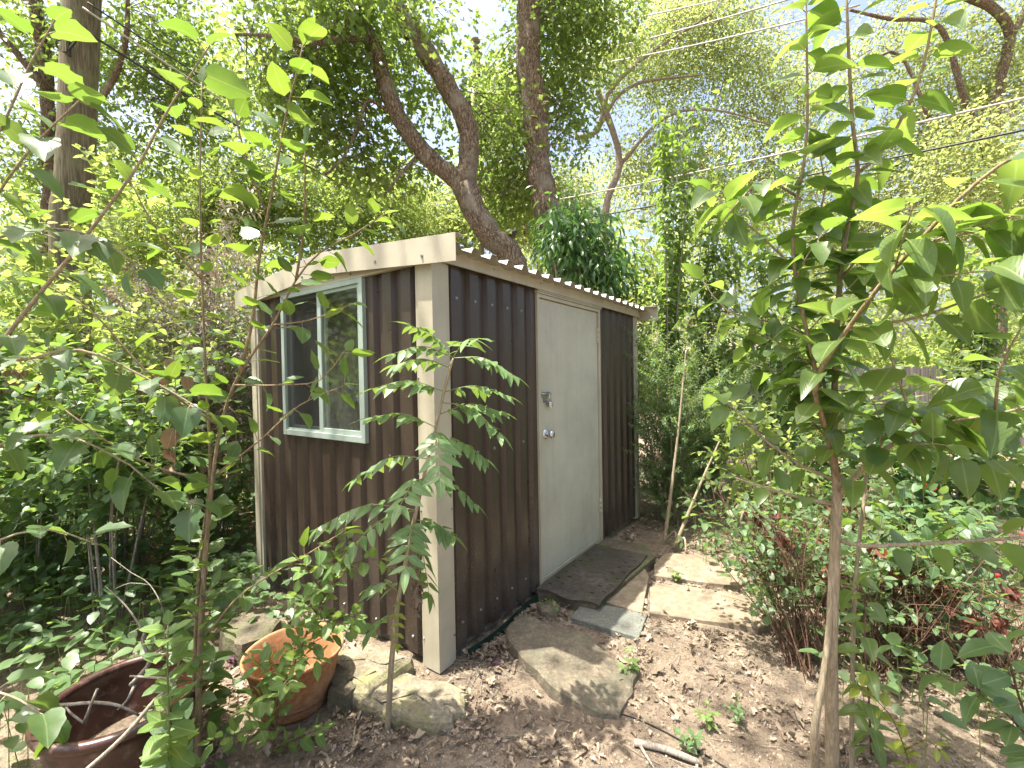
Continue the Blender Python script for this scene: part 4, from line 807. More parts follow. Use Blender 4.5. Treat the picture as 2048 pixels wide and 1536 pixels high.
shrub('leafy_shrub', G(60, 1200), 1.35, .7, 'dense green shrub in front of the cedar fence at its darkest boards', 11, size=(.06, .1), nind=200, z0=.1, nt_=7, **U)
shrub('leafy_shrub', G(250, 1150), 1.25, .6, 'dense green shrub between the cedar fence and the twin stemmed sapling', 8, size=(.055, .09), nind=170, z0=.6, nt_=7, **U)
shrub('leafy_shrub', G(-150, 1180), 1.9, .8, 'tall leafy shrub crowding the cedar fence below the wooden pole', 11, size=(.06, .1), nind=150, z0=.1, nt_=7, **U)
shrub('leafy_shrub', G(410, 1100), .95, .45, 'light green shrub at the back corner of the shed by the concrete block', 8, size=(.05, .08), nind=130, z0=.3, **U)
shrub('leafy_shrub', (-3.9, 3.8, 0), 3.3, .9, 'tall green shrub growing up in front of the wooden utility pole', 11, size=(.06, .09), nind=120, z0=.45, nt_=11, tn=('pear', 'small'), mat='small', jmat='j_far')
shrub('dry_shrub', G(430, 1075), 2.8, .75, 'shrub full of curled pale grey dead leaves left of the shed roof', 12, tn=('narrow',), mat='dead', jmat='j_dry', size=(.05, .085), nt_=19, lsp=.035, z0=.45, stemmat='greystem', droop=.5, opp=True)
shrub('vine_thicket', (-2.3, 4.2, 0), 2.2, .8, 'leafy thicket behind the dry grey shrub against the cedar fence', 9, tn=('ov3',), jmat='j_bush', size=(.05, .08), nt_=10, z0=.3)
F = dict(tn=('pear', 'small', 'pear3'), mat='under', jmat='j_bush', stemmat='greystem')
shrub('leafy_shrub', (-2.35, 2.55, 0), 1.55, .5, 'fine leaved shrub between the lobed leaf shrub and the twin stemmed sapling', 9, size=(.045, .075), nind=130, z0=.5, nt_=9, lsp=.045, **F)
shrub('leafy_shrub', (-3.1, 2.2, 0), 1.9, .6, 'tall fine leaved shrub right behind the lobed leaf shrub', 11, size=(.05, .08), nind=120, z0=.12, nt_=10, lsp=.048, **F)
shrub('leafy_shrub', (-2.9, 3.3, 0), 2.2, .7, 'tall shrub of pale small leaves beside the dry grey shrub', 11, size=(.05, .08), nind=100, z0=.3, nt_=12, lsp=.045, tn=('pear', 'small'), mat='small', jmat='j_far')
shrub('leafy_shrub', (-4.6, 3.2, 0), 2.9, .9, 'tallest of the fence shrubs, loose and light green under the oak', 11, size=(.06, .09), nind=80, z0=.4, nt_=8, lsp=.055, tn=('pear', 'small'), mat='small', jmat='j_far')
# right hand side
shrub('small_leaved_bush', G(1345, 1075) + Vector((.15, .5, 0)), 1.75, .6, 'fine leaved bush growing right behind the far corner of the shed', 13, tn=('dia',), jmat='j_bush', size=(.022, .036), nt_=26, twl=(.25, .5), lsp=.017, z0=.12, stemmat='tanstem')
shrub('small_leaved_bush', G(1440, 1060) + Vector((.2, .7, 0)), 1.6, .7, 'fine leaved bush with pale arching stems beside the farthest sandstone slab', 12, tn=('dia',), jmat='j_bush', size=(.024, .04), nt_=24, twl=(.25, .5), lsp=.018, z0=.12, stemmat='tanstem')
shrub('ivy_thicket', (2.3, 6.2, 0), 1.9, 1.0, 'dark ivy thicket between the shed and the grey fence', 12, tn=('ov3',), jmat='j_dark', size=(.04, .07), nt_=16, z0=.08, lsp=.04)
shrub('ivy_thicket', (3.8, 6.0, 0), 1.7, 1.0, 'dark leafy thicket in front of the far grey fence under the cables', 12, tn=('ov3',), jmat='j_dark', size=(.05, .08), nt_=14, z0=.08, lsp=.045)
shrub('leafy_shrub', (1.95, 3.35, 0), 1.25, .5, 'yellow green shrub just beyond the sandstone slabs', 9, size=(.05, .075), tn=('pear', 'small', 'pear3'), mat='small', jmat='j_far', nind=120, z0=.2, stemmat='twig')
shrub('leafy_shrub', (2.9, 3.1, 0), 1.3, .6, 'broad leaved green shrub behind the branches of the privet sapling', 10, size=(.06, .1), tn=('pear', 'mulb2'), mat='under', jmat='j_bush', nind=140, z0=.2)
shrub('leafy_shrub', (3.6, 2.5, 0), 1.1, .6, 'shrub with heart shaped leaves and red flowers', 10, size=(.07, .11), tn=('mulb2', 'pear2'), mat='small', jmat='j_bush', nind=140, z0=.15)
shrub('leafy_shrub', (4.4, 4.3, 0), 1.4, .9, 'leafy shrub in front of the grey fence pickets', 10, size=(.07, .1), tn=('pear',), mat='under', jmat='j_far', nind=60, z0=.15)
shrub('leafy_shrub', (3.3, 4.4, 0), 1.3, .8, 'bushy green shrub under the thick telephone cables', 10, size=(.06, .1), tn=('pear',), mat='under', jmat='j_bush', nind=60, z0=.08)
shrub('leafy_shrub', (5.4, 3.6, 0), 1.2, .9, 'pale leafy shrub at the end of the horizontal branch', 10, size=(.07, .1), tn=('pear', 'mulb2'), mat='small', jmat='j_far', nind=80, z0=.08)
shrub('leafy_shrub', (2.1, 2.35, 0), .75, .4, 'low green shrub behind the tan trunk', 9, size=(.05, .08), tn=('pear', 'privet'), mat='under', jmat='j_bush', nind=120, z0=.15, stemmat='twig')
# twiggy shrubs, mostly bare stems with rusty leaves
def twiggy(base, n, h, spread, label, lean, rust, green):
    t = thing('twiggy_shrub', base, label, 'shrub'); mb = MB(); sp = []; rs = []
    for k in range(n):
        b = base + Vector((rnd(-.12, .12), rnd(-.12, .12), -.02)); e = base + Vector((lean[0] + random.gauss(0, spread), lean[1] + random.gauss(0, spread), h * rnd(.55, 1.1)))
        m = b.lerp(e, .55) + rvec(.05) + ZZ * .08; pth = spline([b, m, e], .05); mb.tube(pth, [rnd(.002, .0045), .001], 5, False)
        for s in side_twigs(pth, 4, (.1, .3), .35, 1, .1, .0012): mb.tube(s['path'], s['r'], 4, False); sp += along(s['path'], .04, (.03, .05), .4, .2, .5, True, None, .003) if random.random() < green else []
        if random.random() < rust: rs.append(e.lerp(b, rnd(.05, .4)))
    mb.build('stems', M['twig'], t, True, kind='stuff'); place_leaves('x', sp, t, ['small', 'pear'], 'under', 'j_bush', 110)
    for c in rs:
        for k in range(9): leaf(random.choice(['dry', 'dry2', 'dryoak']), 'rust', c + rvec(.018), rvec(.5) - ZZ, rvec(), rnd(.04, .06), t, 'rust_leaf')
twiggy(GP(1625, 1330), 55, .8, .2, 'twiggy shrub of thin red brown stems with rusty leaf clusters beside the slabs', (-.06, .26), .14, .4)
twiggy(GP(1780, 1330), 50, .62, .3, 'tangled twiggy shrub with dead rust coloured leaves behind the slim shoot', (.1, .25), .22, .3)
twiggy(GP(1980, 1360), 50, .5, .3, 'low tangle of bare grey brown twigs and rusty leaves below the horizontal branch', (-.05, .15), .2, .25)
twiggy(GP(1650, 1180), 40, .75, .3, 'twiggy bush with rusty leaves in the shade of the privet sapling', (.0, .2), .25, .6)
for (x, y, d, lab) in ((1847, 970, 2.4, 'small red flower over the heart shaped leaves'), (1866, 978, 2.4, 'small red flower over the heart shaped leaves'), (2040, 1070, 1.9, 'red flower at the tip of the horizontal branch'), (1990, 1150, 1.9, 'red flower low among the twigs under the horizontal branch')):
    p = P(x, y, d); t = thing('red_flower', p, lab, 'flower', 'red flowers of the heart leaved shrub' if d > 2.3 else None); mb = MB(); mb.lathe(p - ZZ * .02, [(.001, .008), (.004, .01), (.006, .02), (.008, .028), (.004, .03), (.001, .026)], 8, ax=Vector((.2, -.3, 1))); mb.build('petals', M['red'], t, True)
    mb = MB(); q = Vector((p.x + .05, p.y + .1, gh(p.x, p.y))); mb.tube(spline([p - ZZ * .02, p.lerp(q, .4) + Vector((.04, .03, 0)), q], .05), .0018, 5); mb.build('stalk', M['greenstem'], t)
# dried leaf cluster hanging left of the shed, purple leaves by the pot
dc = P(350, 720, 1.75); t = thing('dried_leaf_cluster', dc, 'string of big curled tan dead leaves hanging among the left shrubs', 'dead leaves')
mb = MB(); mb.tube(spline([P(345, 690, 1.75), P(352, 800, 1.74), P(350, 935, 1.74)], .03), .002, 5); mb.build('stalk', M['brownstem'], t)
for (x, y, s) in ((340, 720, .06), (335, 745, .07), (350, 790, .07), (338, 815, .075), (365, 830, .06), (345, 860, .075), (340, 900, .06), (375, 755, .05)): leaf('mulb2', 'dead', P(x, y, 1.74), rvec(.25) - ZZ, -FW + rvec(.3), s, t)
for s in range(6): leaf('dry', 'dead', P(345 + rnd(-12, 12), 930, 1.74), rvec(.4) - ZZ, rvec(), .05, t)
for (x, y, lab) in ((455, 1322, 'low purple leaved plant between the two pots'), (985, 1325, 'single fallen pink purple petal near the shed corner')):
    b = GP(x, y); t = thing('purple_plant', b, lab, 'plant')
    for k in range(14 if x < 900 else 2):
        o = leaf('small', 'rust', b + Vector((rnd(-.05, .05), rnd(-.04, .04), rnd(.01, .05))) * (1 if x < 900 else .25), rvec() + ZZ * .4, ZZ + rvec(.4), rnd(.025, .04), t); o.data = leafmesh('small', 'rust').copy() if False else o.data
        o.material_slots[0].link = 'OBJECT'; o.material_slots[0].material = M['purple']

# ================================================================== TREES
def tree(name, label, base, limbs, blobs, ncl, lpc, clr, size, tn, jmat, bark, flat=.7, twig=.6, extra_leaf=None, cat='tree', sides=12, tipdown=.5):
    """limbs: (path, r0, r1); blobs: (centre, rx, ry, rz, weight)"""
    t = thing(name, base, label, cat); pts = []
    for k, (pth, r0, r1) in enumerate(limbs):
        mb = MB(); mb.tube(pth, [r0, r1], sides, jit=.32); mb.build('trunk' if k == 0 else 'limb', M[bark], t, True)
        if k or len(limbs) == 1: pts += pth[len(pth) // 4:]
        else: pts += pth[len(pth) // 2:]
    pts = np.array([tuple(p) for p in pts]); wts = np.array([b[4] for b in blobs], float); wts /= wts.sum()
    bi = rng.choice(len(blobs), ncl, p=wts); dirs = rng.normal(size=(ncl, 3)); dirs /= np.linalg.norm(dirs, axis=1, keepdims=True); rad = rng.random(ncl) ** .45
    cen = np.array([tuple(blobs[i][0]) for i in bi]); ext = np.array([blobs[i][1:4] for i in bi]); cl = cen + dirs * rad[:, None] * ext
    cl[:, 2] = np.maximum(cl[:, 2], .5)
    tw = MB(); idx = rng.choice(ncl, min(ncl, int(ncl * twig)), replace=False)
    for i in idx:
        d = np.linalg.norm(pts - cl[i], axis=1); j = int(np.argmin(d + rng.random(len(pts)) * .5)); a = Vector(pts[j]); e = Vector(cl[i]); l = (e - a).length
        mxl = .7 if l > 1.0 else 1.0
        if l > mxl: a = e + (a - e) * (mxl / l)
        m = a.lerp(e, .5) + rvec(.07 * l) + ZZ * .06 * l; tw.tube(spline([a, m, e], max(.12, l / 5)), [.003 + .0045 * min(l, 2.2), .002], 4, False)
    tw.build('branches', M[bark], t, True, kind='stuff')
    n = ncl * lpc; off = rng.normal(size=(n, 3)) * clr; off[:, 2] *= flat; pos = np.repeat(cl, lpc, 0) + off
    tip = off / clr + rng.normal(size=(n, 3)) * .6; tip[:, 2] -= tipdown; nrm = rng.normal(size=(n, 3)) * .55; nrm[:, 2] += 1
    rv = np.clip(np.repeat(rng.random(ncl), lpc) * .5 + rng.random(n) * .5, 0, 1)
    cloud('crown', tn, jmat, pos, tip, nrm, rng.uniform(size[0], size[1], n), t, rv); return t
def B(px, py, d, rx, ry, rz, w): return (P(px, py, d), rx, ry, rz, w)
ob = P(1045, 545, 5.6); ob.z = 0; ob = ob + Vector((.35, .1, 0))
A1 = spline([ob - ZZ * .2, ob + ZZ * 1.0, P(1030, 532, 5.6), P(985, 478, 5.55), P(950, 425, 5.5), P(930, 372, 5.5)], .12)
A2 = spline([P(932, 378, 5.5), P(905, 352, 5.48), P(860, 318, 5.45), P(800, 240, 5.4), P(765, 150, 5.35), P(740, 75, 5.3), P(700, 0, 5.25), P(650, -110, 5.2), P(600, -260, 5.1), P(560, -420, 4.9)], .12)
A3 = spline([P(930, 374, 5.5), P(939, 300, 5.5), P(930, 240, 5.48), P(890, 165, 5.45), P(842, 90, 5.4), P(790, 10, 5.35), P(770, -90, 5.3), P(770, -260, 5.2), P(740, -450, 5.1)], .12)
A4 = spline([P(745, 75, 5.3), P(690, 78, 5.0), P(620, 85, 4.8), P(560, 72, 4.6), P(470, 68, 4.5)], .1)
A5 = spline([P(815, 255, 5.4), P(740, 200, 5.3), P(720, 240, 5.2), P(690, 310, 5.15), P(650, 350, 5.1)], .1)
A6 = spline([P(845, 300, 5.45), P(800, 350, 5.3), P(770, 390, 5.2)], .1)
tree('oak_tree', 'oak with a dark trunk forking above the shed roof into two bare limbs', ob, [(A1, .185, .145), (A2, .115, .06), (A3, .13, .065), (A4, .05, .012), (A5, .025, .01), (A6, .025, .01)],
     [B(620, 60, 5.6, 1.1, .8, .8, 1.8), B(640, 210, 5.7, .85, .6, .7, 2.0), B(820, 120, 6.1, .8, .6, 1.0, 1.8), B(740, 330, 6.0, .9, .6, .5, 1.3), B(560, 190, 5.2, .5, .5, .5, .8), B(1000, 300, 6.4, .7, .5, .8, 1.0), B(700, 30, 5.0, .9, .6, .5, 1.4),
      B(660, -250, 5.2, 1.8, 1.0, .9, 2.0), (Vector((-4.2, 3.4, 6.6)), 1.2, 1.2, .8, .5), *[(S(u_, 0, z_) + sd * 6.0, .12, .12, .1, .1) for u_, z_ in ((.2, 2.15), (.65, 2.1), (1.1, 1.95), (1.6, 1.5), (1.45, .9))], (Vector((-1.15, 1.15, 7.2)), 1.0, .5, .5, .2)],  # last blobs: unseen leaf clusters added toward the sun to dapple wall and ground
     600, 20, .2, (.085, .125), 'oak', 'j_oak', 'oakbark')
ob2 = P(1118, 520, 6.2); ob2.z = 0; ob2 += Vector((.2, .1, 0))
B1 = spline([ob2 - ZZ * .2, ob2 + ZZ * 1.2, P(1112, 480, 6.2), P(1095, 420, 6.2), P(1080, 350, 6.2), P(1072, 280, 6.2), P(1068, 200, 6.15), P(1056, 110, 6.1), P(1060, 20, 6.1), P(1068, -80, 6.0), P(1060, -250, 5.9), P(1080, -450, 5.8)], .12)
tree('oak_tree', 'oak with a single straight dark trunk behind the middle of the shed roof', ob2, [(B1, .21, .14), (spline([P(1058, 20, 6.1), P(1120, -60, 6.0), P(1200, -160, 5.8)], .15), .08, .04), (spline([P(1066, -60, 6.0), P(980, -180, 5.9), P(900, -300, 5.6)], .15), .08, .04)],
     [B(1110, 60, 6.7, .7, .6, .8, 1.5), B(1130, 220, 6.7, .6, .5, .8, 1.3), B(1010, 180, 6.9, .45, .5, .7, .8), B(1180, 40, 6.2, .8, .6, .6, 1.2), B(1020, 420, 7.0, .7, .5, .45, .9), B(1060, -330, 5.8, 1.8, 1.2, .9, 2.0), (Vector((1.8, 3.4, 7.6)), 1.4, 1.2, .7, .8)],
     520, 26, .19, (.07, .105), 'oak', 'j_oak', 'oakbark')
def gb(px, d, off=0): p = P(px, 760, d); p.z = 0; return p
e1 = gb(1200, 12)
E1 = spline([e1 - ZZ * .2, P(1205, 520, 12), P(1215, 400, 12), P(1240, 330, 12), P(1225, 260, 11.8), P(1195, 180, 11.5)], .3)
E2 = spline([P(1150, 275, 11.8), P(1195, 262, 11.8), P(1215, 190, 11.6), P(1260, 140, 11.4), P(1310, 100, 11.2), P(1420, 30, 11)], .3)
E3 = spline([P(1195, 262, 11.8), P(1230, 200, 11.6), P(1280, 165, 11.4), P(1400, 150, 11)], .3); E4 = spline([P(1240, 330, 12), P(1330, 235, 11.6), P(1430, 220, 11.2), P(1540, 250, 11)], .3)
tree('elm_tree', 'pale yellow green elm with thin grey branches behind the tall privet', e1, [(E1, .15, .07), (E2, .07, .02), (E3, .05, .02), (E4, .05, .015)],
     [B(1250, 90, 12, 1.9, 1.5, 1.5, 2), B(1400, 130, 12.5, 2.0, 1.5, 1.8, 2.4), B(1560, 200, 13, 1.8, 1.5, 2.0, 2), B(1330, 330, 13, 1.9, 1.5, 1.4, 2), B(1500, 400, 13.5, 2.2, 1.5, 1.2, 1.6), B(1420, 10, 12, 1.6, 1.4, 1.2, 1.0)], 1150, 42, .3, (.07, .115), 'dia', 'j_elm', 'palebark')
r1 = gb(1990, 9.5)
R1 = spline([r1 - ZZ * .2, P(2000, 560, 9.5), P(1990, 420, 9.4), P(1985, 300, 9.3), P(1998, 170, 9.2), P(2020, 70, 9.1), P(1990, 20, 9.0), P(1930, -10, 8.9), P(1840, -60, 8.8)], .2)
R2 = spline([P(2020, 80, 9.1), P(2060, 0, 9), P(2100, -100, 9)], .2); R3 = spline([P(1985, 320, 9.3), P(1930, 200, 9.0), P(1880, 55, 8.8), P(1780, 38, 8.7), P(1700, 20, 8.6)], .2); R4 = spline([P(1860, 240, 9.0), P(1800, 100, 9.0), P(1690, 130, 9.0)][0:1] + [P(1800, 110, 9.0), P(1740, 122, 9.0), P(1680, 140, 9.0)], .2)
tree('elm_tree', 'dark barked elm with a crooked trunk at the cables on the right', r1, [(R1, .13, .07), (R2, .06, .04), (R3, .07, .025), (R4, .04, .02)],
     [B(1960, 180, 10, 1.6, 1.3, 1.7, 2), B(1800, 130, 10.5, 1.5, 1.3, 1.4, 1.6), B(1800, 330, 11, 1.6, 1.3, 1.3, 2), B(1960, 430, 11, 1.6, 1.3, 1.1, 2), B(2060, 80, 9.5, 1.3, 1.2, 1.5, 1.4), B(1960, 330, 8.3, 1.0, .6, 1.2, 1.4), B(1700, 480, 12, 1.6, 1.3, 1.2, 1.4), B(1900, -150, 9, 2.0, 1.3, 1.0, 1)], 1000, 40, .26, (.065, .11), 'dia', 'j_elm', 'oakbark')
l1 = gb(85, 8)
L1 = spline([l1 - ZZ * .2, P(95, 520, 8), P(100, 380, 8), P(98, 260, 7.9), P(92, 150, 7.8), P(70, 0, 7.6), P(60, -150, 7.5)], .2); L2 = spline([P(98, 260, 7.9), P(200, 200, 7.6), P(250, 90, 7.4), P(255, -20, 7.2)], .2); L3 = spline([P(95, 180, 7.8), P(20, 90, 7.5), P(-60, 0, 7.3)], .2)
tree('oak_tree', 'leafy oak behind the wooden utility pole', l1, [(L1, .15, .08), (L2, .07, .03), (L3, .07, .03)],
     [B(80, 80, 8, 1.2, 1.0, 1.2, 2), B(250, 100, 8, 1.2, 1.0, 1.2, 2.2), B(370, 200, 8.4, .9, .9, 1.0, 1.6), B(60, 330, 8.2, 1.2, .9, 1.0, 1.7), B(250, 330, 8.6, 1.2, .9, .9, 1.7), B(360, 40, 8, .9, .9, .9, 1.2), B(120, -180, 7.5, 1.8, 1.2, .9, 1.5)], 520, 26, .21, (.08, .12), 'ov3', 'j_oak', 'oakbark')
l2 = gb(420, 13)
tree('elm_tree', 'pale elm seen in the gap between fence and shed roof', l2, [(spline([l2 - ZZ * .2, P(410, 500, 13), P(430, 350, 13), P(420, 200, 13)], .3), .18, .07), (spline([P(425, 380, 13), P(500, 300, 12.8), P(560, 250, 12.6)], .3), .08, .03)],
     [B(450, 380, 13, 2.0, 1.5, 1.4, 2), B(620, 420, 13.5, 2.2, 1.5, 1.2, 2), B(300, 480, 13, 2.2, 1.5, 1.4, 2), B(780, 420, 14, 1.8, 1.5, 1.1, 1.5), B(430, 180, 13, 1.6, 1.4, 1.2, 1.0)], 900, 44, .32, (.09, .14), 'dia', 'j_far', 'palebark')
l3 = Vector((-6.7, 3.2, 0))
tree('oak_tree', 'oak with low hanging foliage standing left of the lobed leaf shrub', l3, [(spline([l3 - ZZ * .2, l3 + ZZ * 2, l3 + Vector((.1, .1, 4))], .2), .16, .09), (spline([l3 + ZZ * 2, l3 + Vector((.6, -.6, 3.4))], .2), .07, .03)],
     [(l3 + Vector((0, -.4, 3.8)), 1.2, 2.2, 1.5, 2), (l3 + Vector((.1, -.2, 2.2)), 1.0, 2.4, 1.0, 2)], 330, 30, .24, (.08, .12), 'ov3', 'j_oak', 'oakbark')
c1 = gb(1000, 16)
tree('elm_tree', 'bright far elm filling the gap between the two oak trunks', c1, [(spline([c1 - ZZ * .2, P(1005, 560, 16), P(990, 420, 16), P(1000, 300, 16)], .3), .2, .08), (spline([P(995, 450, 16), P(1040, 380, 15.8), P(1080, 330, 15.6)], .3), .09, .03)],
     [B(1000, 400, 16, 2.2, 1.8, 1.8, 2), B(900, 440, 16, 2.0, 1.6, 1.2, 1.5), B(1130, 420, 16.5, 2.2, 1.6, 1.6, 1.8), B(1010, 220, 16, 1.5, 1.4, 1.6, 1.0)], 800, 44, .34, (.1, .16), 'dia', 'j_elm', 'palebark')
# evergreen and tall privet behind the shed
v1 = gb(1150, 5.0)
tree('evergreen_shrub', 'dark evergreen shrub with drooping glossy leaves over the shed roof', v1, [(spline([v1, P(1160, 560, 5.0), P(1160, 420, 5.0)], .1), .03, .01), (spline([v1, P(1110, 520, 5), P(1115, 440, 5)], .1), .02, .008), (spline([v1, P(1210, 540, 5), P(1220, 440, 5)], .1), .02, .008)],
     [B(1125, 470, 5.0, .3, .3, .38, 1.4), B(1170, 500, 5.0, .38, .3, .45, 2), B(1215, 540, 5.0, .3, .3, .35, 1.2)], 130, 16, .1, (.09, .13), 'lance', 'j_dark', 'greystem', 1.0, .5, cat='shrub', sides=7, tipdown=2.0)
def tallprivet(px, d, top, label, r=.35, n=6):
    b = gb(px, d); sts = []
    for k in range(n):
        q = P(px + rnd(-70, 70), top + rnd(0, 170), d + rnd(-.2, .2)); m = b.lerp(q, .55) + rvec(.06); pth = spline([b, m, q], .08); sts.append(dict(path=pth, r=(.012, .003), n=6, leaf=(.075, (.075, .105)), start=.3, droop=.5, name='stem'))
        sts += side_twigs(pth, 9, (.25, .5), .3, .95, .3, .003, (.065, (.07, .1)), droop=.5)
    t = thing('tall_privet', b, label, 'shrub'); sp = []; mb = MB(); ms = MB()
    for s in sts:
        (ms if s['name'] == 'stem' else mb).tube(s['path'], s['r'], 5, False); sp += along(s['path'], s['leaf'][0], s['leaf'][1], s.get('start', .1), s['droop'], .5, True, None, .01)
    ms.build('stems', M['greystem'], t, True, kind='stuff'); mb.build('twigs', M['greystem'], t, True, kind='stuff'); place_leaves('p', sp, t, ['privet2', 'privet'], 'privet', 'j_privet', 110)
tallprivet(1330, 4.6, 200, 'tall privet with one spire of paired leaves rising above the shed eave'); tallprivet(1420, 4.9, 330, 'privet clump leaning over the fine leaved bushes')
tallprivet(1270, 5.2, 400, 'privet clump between the evergreen and the spired privet', n=5); tallprivet(1560, 4.6, 420, 'privet clump behind the crown of the privet sapling'); tallprivet(1950, 4.8, 480, 'privet clump in front of the crooked elm trunk', n=7)
for (x0, y0, x1, y1, d, lab) in ((1328, 1085, 1372, 700, 3.8, 'straight tan bare stem standing behind the far sandstone slab'), (1345, 1098, 1440, 880, 3.6, 'leaning tan bare stem rooted beside the far sandstone slab')):
    a = G(x0, y0); sticks('bare_stem', lab, [([a - ZZ * .03, a.lerp(P(x1, y1, d), .5) + Vector((.02, 0, .05)), P(x1, y1, d)], (.016, .006)), ([a, a + Vector((.06, -.08, .12)), a + Vector((.05, -.15, .02))], (.009, .006))], 'tanstem', 'stem')
# far thicket closing the view
def thicket(name, x0, x1, y, h, n, lab, size, mat, dy=1.5):
    x = rng.uniform(x0, x1, n); z = rng.random(n) ** .8 * h * (1 + .35 * np.sin(x * 1.1) * np.cos(x * .43)); yy = y + rng.normal(size=n) * dy * .5 + .15 * np.abs(x)
    nr = rng.normal(size=(n, 3)) * .6; nr[:, 2] += 1; tp_ = rng.normal(size=(n, 3)); tp_[:, 2] -= .5
    tag(cloud(name, 'dia', mat, np.stack([x, yy, z], 1), tp_, nr, rng.uniform(size[0], size[1], n)), lab, 'thicket', kind='stuff')
thicket('far_thicket', -22, -1, 11, 3.6, 16000, 'dense far green thicket behind the cedar fence', (.14, .24), 'j_far')
thicket('far_thicket', 1, 26, 15.5, 3.2, 14000, 'dense far green thicket behind the grey fence and the house', (.16, .28), 'j_far')
thicket('far_thicket', 5, 30, 19, 10.5, 26000, 'tall far wall of sunlit trees behind the crooked elm', (.2, .34), 'j_elm', 3)
thicket('far_thicket', -30, -3, 15, 8.5, 30000, 'tall far wall of sunlit trees behind the wooden pole', (.2, .34), 'j_far', 3)
thicket('far_thicket', -6, 9, 24, 8.5, 18000, 'distant row of pale green treetops beyond everything else', (.25, .42), 'j_elm', 3)

# ================================================================== FENCES, HOUSE
def fence(a, b, h, mat, label, wd=.14, skip=()):
    a, b = Vector(a), Vector(b); t = thing('wooden_fence', a, label, 'fence'); d = (b - a).normalized(); nn = Vector((-d.y, d.x, 0)); L = (b - a).length; n = int(L / (wd + .006))
    for k in range(n):
        if k in skip: continue
        p = a + d * (k * (wd + .006)); hh = h + rnd(-.03, .02); w2 = wd - rnd(0, .012); ln = rnd(-.012, .012); th = nn * .016; off = nn * rnd(-.006, .006)
        mb = MB(); o_ = p + off
        c = [o_, o_ + d * w2, o_ + d * w2 + th, o_ + th]; tpz = [(0, hh - .03), (.03, hh), (w2 - .03, hh), (w2, hh - .03)]
        bot = [o_ + ZZ * .0, o_ + d * w2]; prof = [(0, .02), (w2, .02), (w2 + ln, hh - .03), (w2 - .03 + ln, hh), (.03 + ln, hh), (ln, hh - .03)]; m = 6
        mb.add([o_ + d * x + ZZ * z for x, z in prof] + [o_ + th + d * x + ZZ * z for x, z in prof], [tuple(range(m)), tuple(range(2 * m - 1, m - 1, -1))] + [(i, m + i, m + (i + 1) % m, (i + 1) % m) for i in range(m)]); mb.build('picket', M[mat], t)
    for z in (.3, h * .55, h - .25): mb = MB(); mb.box(a + nn * .024 + ZZ * z, d * L, nn * .038, ZZ * .085); mb.build('rail', M[mat], t)
    k = 0
    while k * 2.4 < L: mb = MB(); mb.box(a + d * (k * 2.4) + nn * .064, d * .09, nn * .09, ZZ * (h - .05)); mb.build('post', M[mat], t); k += 1
fence((-7.6, 3.6, -.05), (-1.05, 5.25, -.05), 1.62, 'fence', 'weathered brown cedar picket fence behind the left shrubs')
fence((2.6, 7.6, -.05), (9.6, 7.0, -.05), 1.5, 'fence2', 'grey cedar picket fence behind the right shrubs')
hs = thing('neighbour_house', (4.5, 18, 0), 'neighbouring house with a pinkish brown shingle roof half hidden by leaves', 'house')
mb = MB(); mb.box((1.6, 17, 0), (7.5, 0, 0), (0, 6, 0), (0, 0, 2.3)); mb.build('wall', M['brick'], hs)
mb = MB()
for k in range(9):
    z0 = 2.2 + k * .19; y0 = 16.5 + k * .42; mb.hexa([(1.2, y0, z0 - .02), (9.5, y0, z0 - .02), (9.5, y0 + .46, z0 + .16), (1.2, y0 + .46, z0 + .16), (1.2, y0, z0 + .02), (9.5, y0, z0 + .02), (9.5, y0 + .46, z0 + .2), (1.2, y0 + .46, z0 + .2)])
mb.build('roof', M['shingle'], hs); mb = MB(); mb.hexa([(1.2, 20.4, 3.86), (9.5, 20.4, 3.86), (9.5, 24, 2.2), (1.2, 24, 2.2), (1.2, 20.4, 3.9), (9.5, 20.4, 3.9), (9.5, 24, 2.24), (1.2, 24, 2.24)]); mb.build('roof', M['shingle'], hs)
mb = MB(); mb.box((1.2, 16.46, 2.1), (8.3, 0, 0), (0, .05, 0), (0, 0, .14)); mb.build('fascia', M['beige'], hs)

# ================================================================== POLES AND CABLES
D1_ = 5.0; pb = P(140, 760, D1_); pb.z = 0; pole = thing('utility_pole', pb, 'thick weathered wooden utility pole with a cable loop rising from the left shrubs', 'utility pole')
mb = MB(); pth = spline([pb - ZZ * .3, P(140, 500, D1_), P(150, 350, D1_), P(160, 100, D1_), P(168, -100, D1_), P(180, -350, D1_)], .15); mb.tube(pth, [.185, .155], 20, jit=.05); mb.build('shaft', M['poleW'], pole, True)
dF = .19
mb = MB(); c = P(155, 105, D1_); tdir = UP; rr = .172
mb.tube([c + Vector((math.cos(a) * rr, math.sin(a) * rr, -.015 * math.cos(a - .8))) for a in [2 * math.pi * i / 24 for i in range(25)]], .008, 6); mb.build('cable_band', M['wire'], pole)
mb = MB(); mb.tube(spline([P(128, 45, D1_ - dF), P(148, 52, D1_ - dF - .03), P(152, 80, D1_ - dF - .03), P(138, 100, D1_ - dF), P(140, 112, D1_ - dF)], .03), .011, 6); mb.build('cable_loop', M['wire'], pole, True)
mb = MB(); q = P(126, 75, D1_ - dF); mb.box(q - Vector((.005, .02, .16)), (.055, 0, 0), (0, .03, 0), (0, 0, .3)); mb.build('wooden_batten', M['poleW'], pole)
mb = MB(); q = P(152, 55, D1_ - dF); mb.lathe(q, [(.001, .05), (.014, .05), (.014, 0), (.001, 0)], 8, ax=-FW); mb.build('bolt', M['zinc'], pole)
D2_ = 15.0; fb = P(960, 760, D2_); fb.z = 0; fp = thing('far_utility_pole', fb, 'slender far utility pole with insulator cap and crossarm between the oak trunks', 'utility pole')
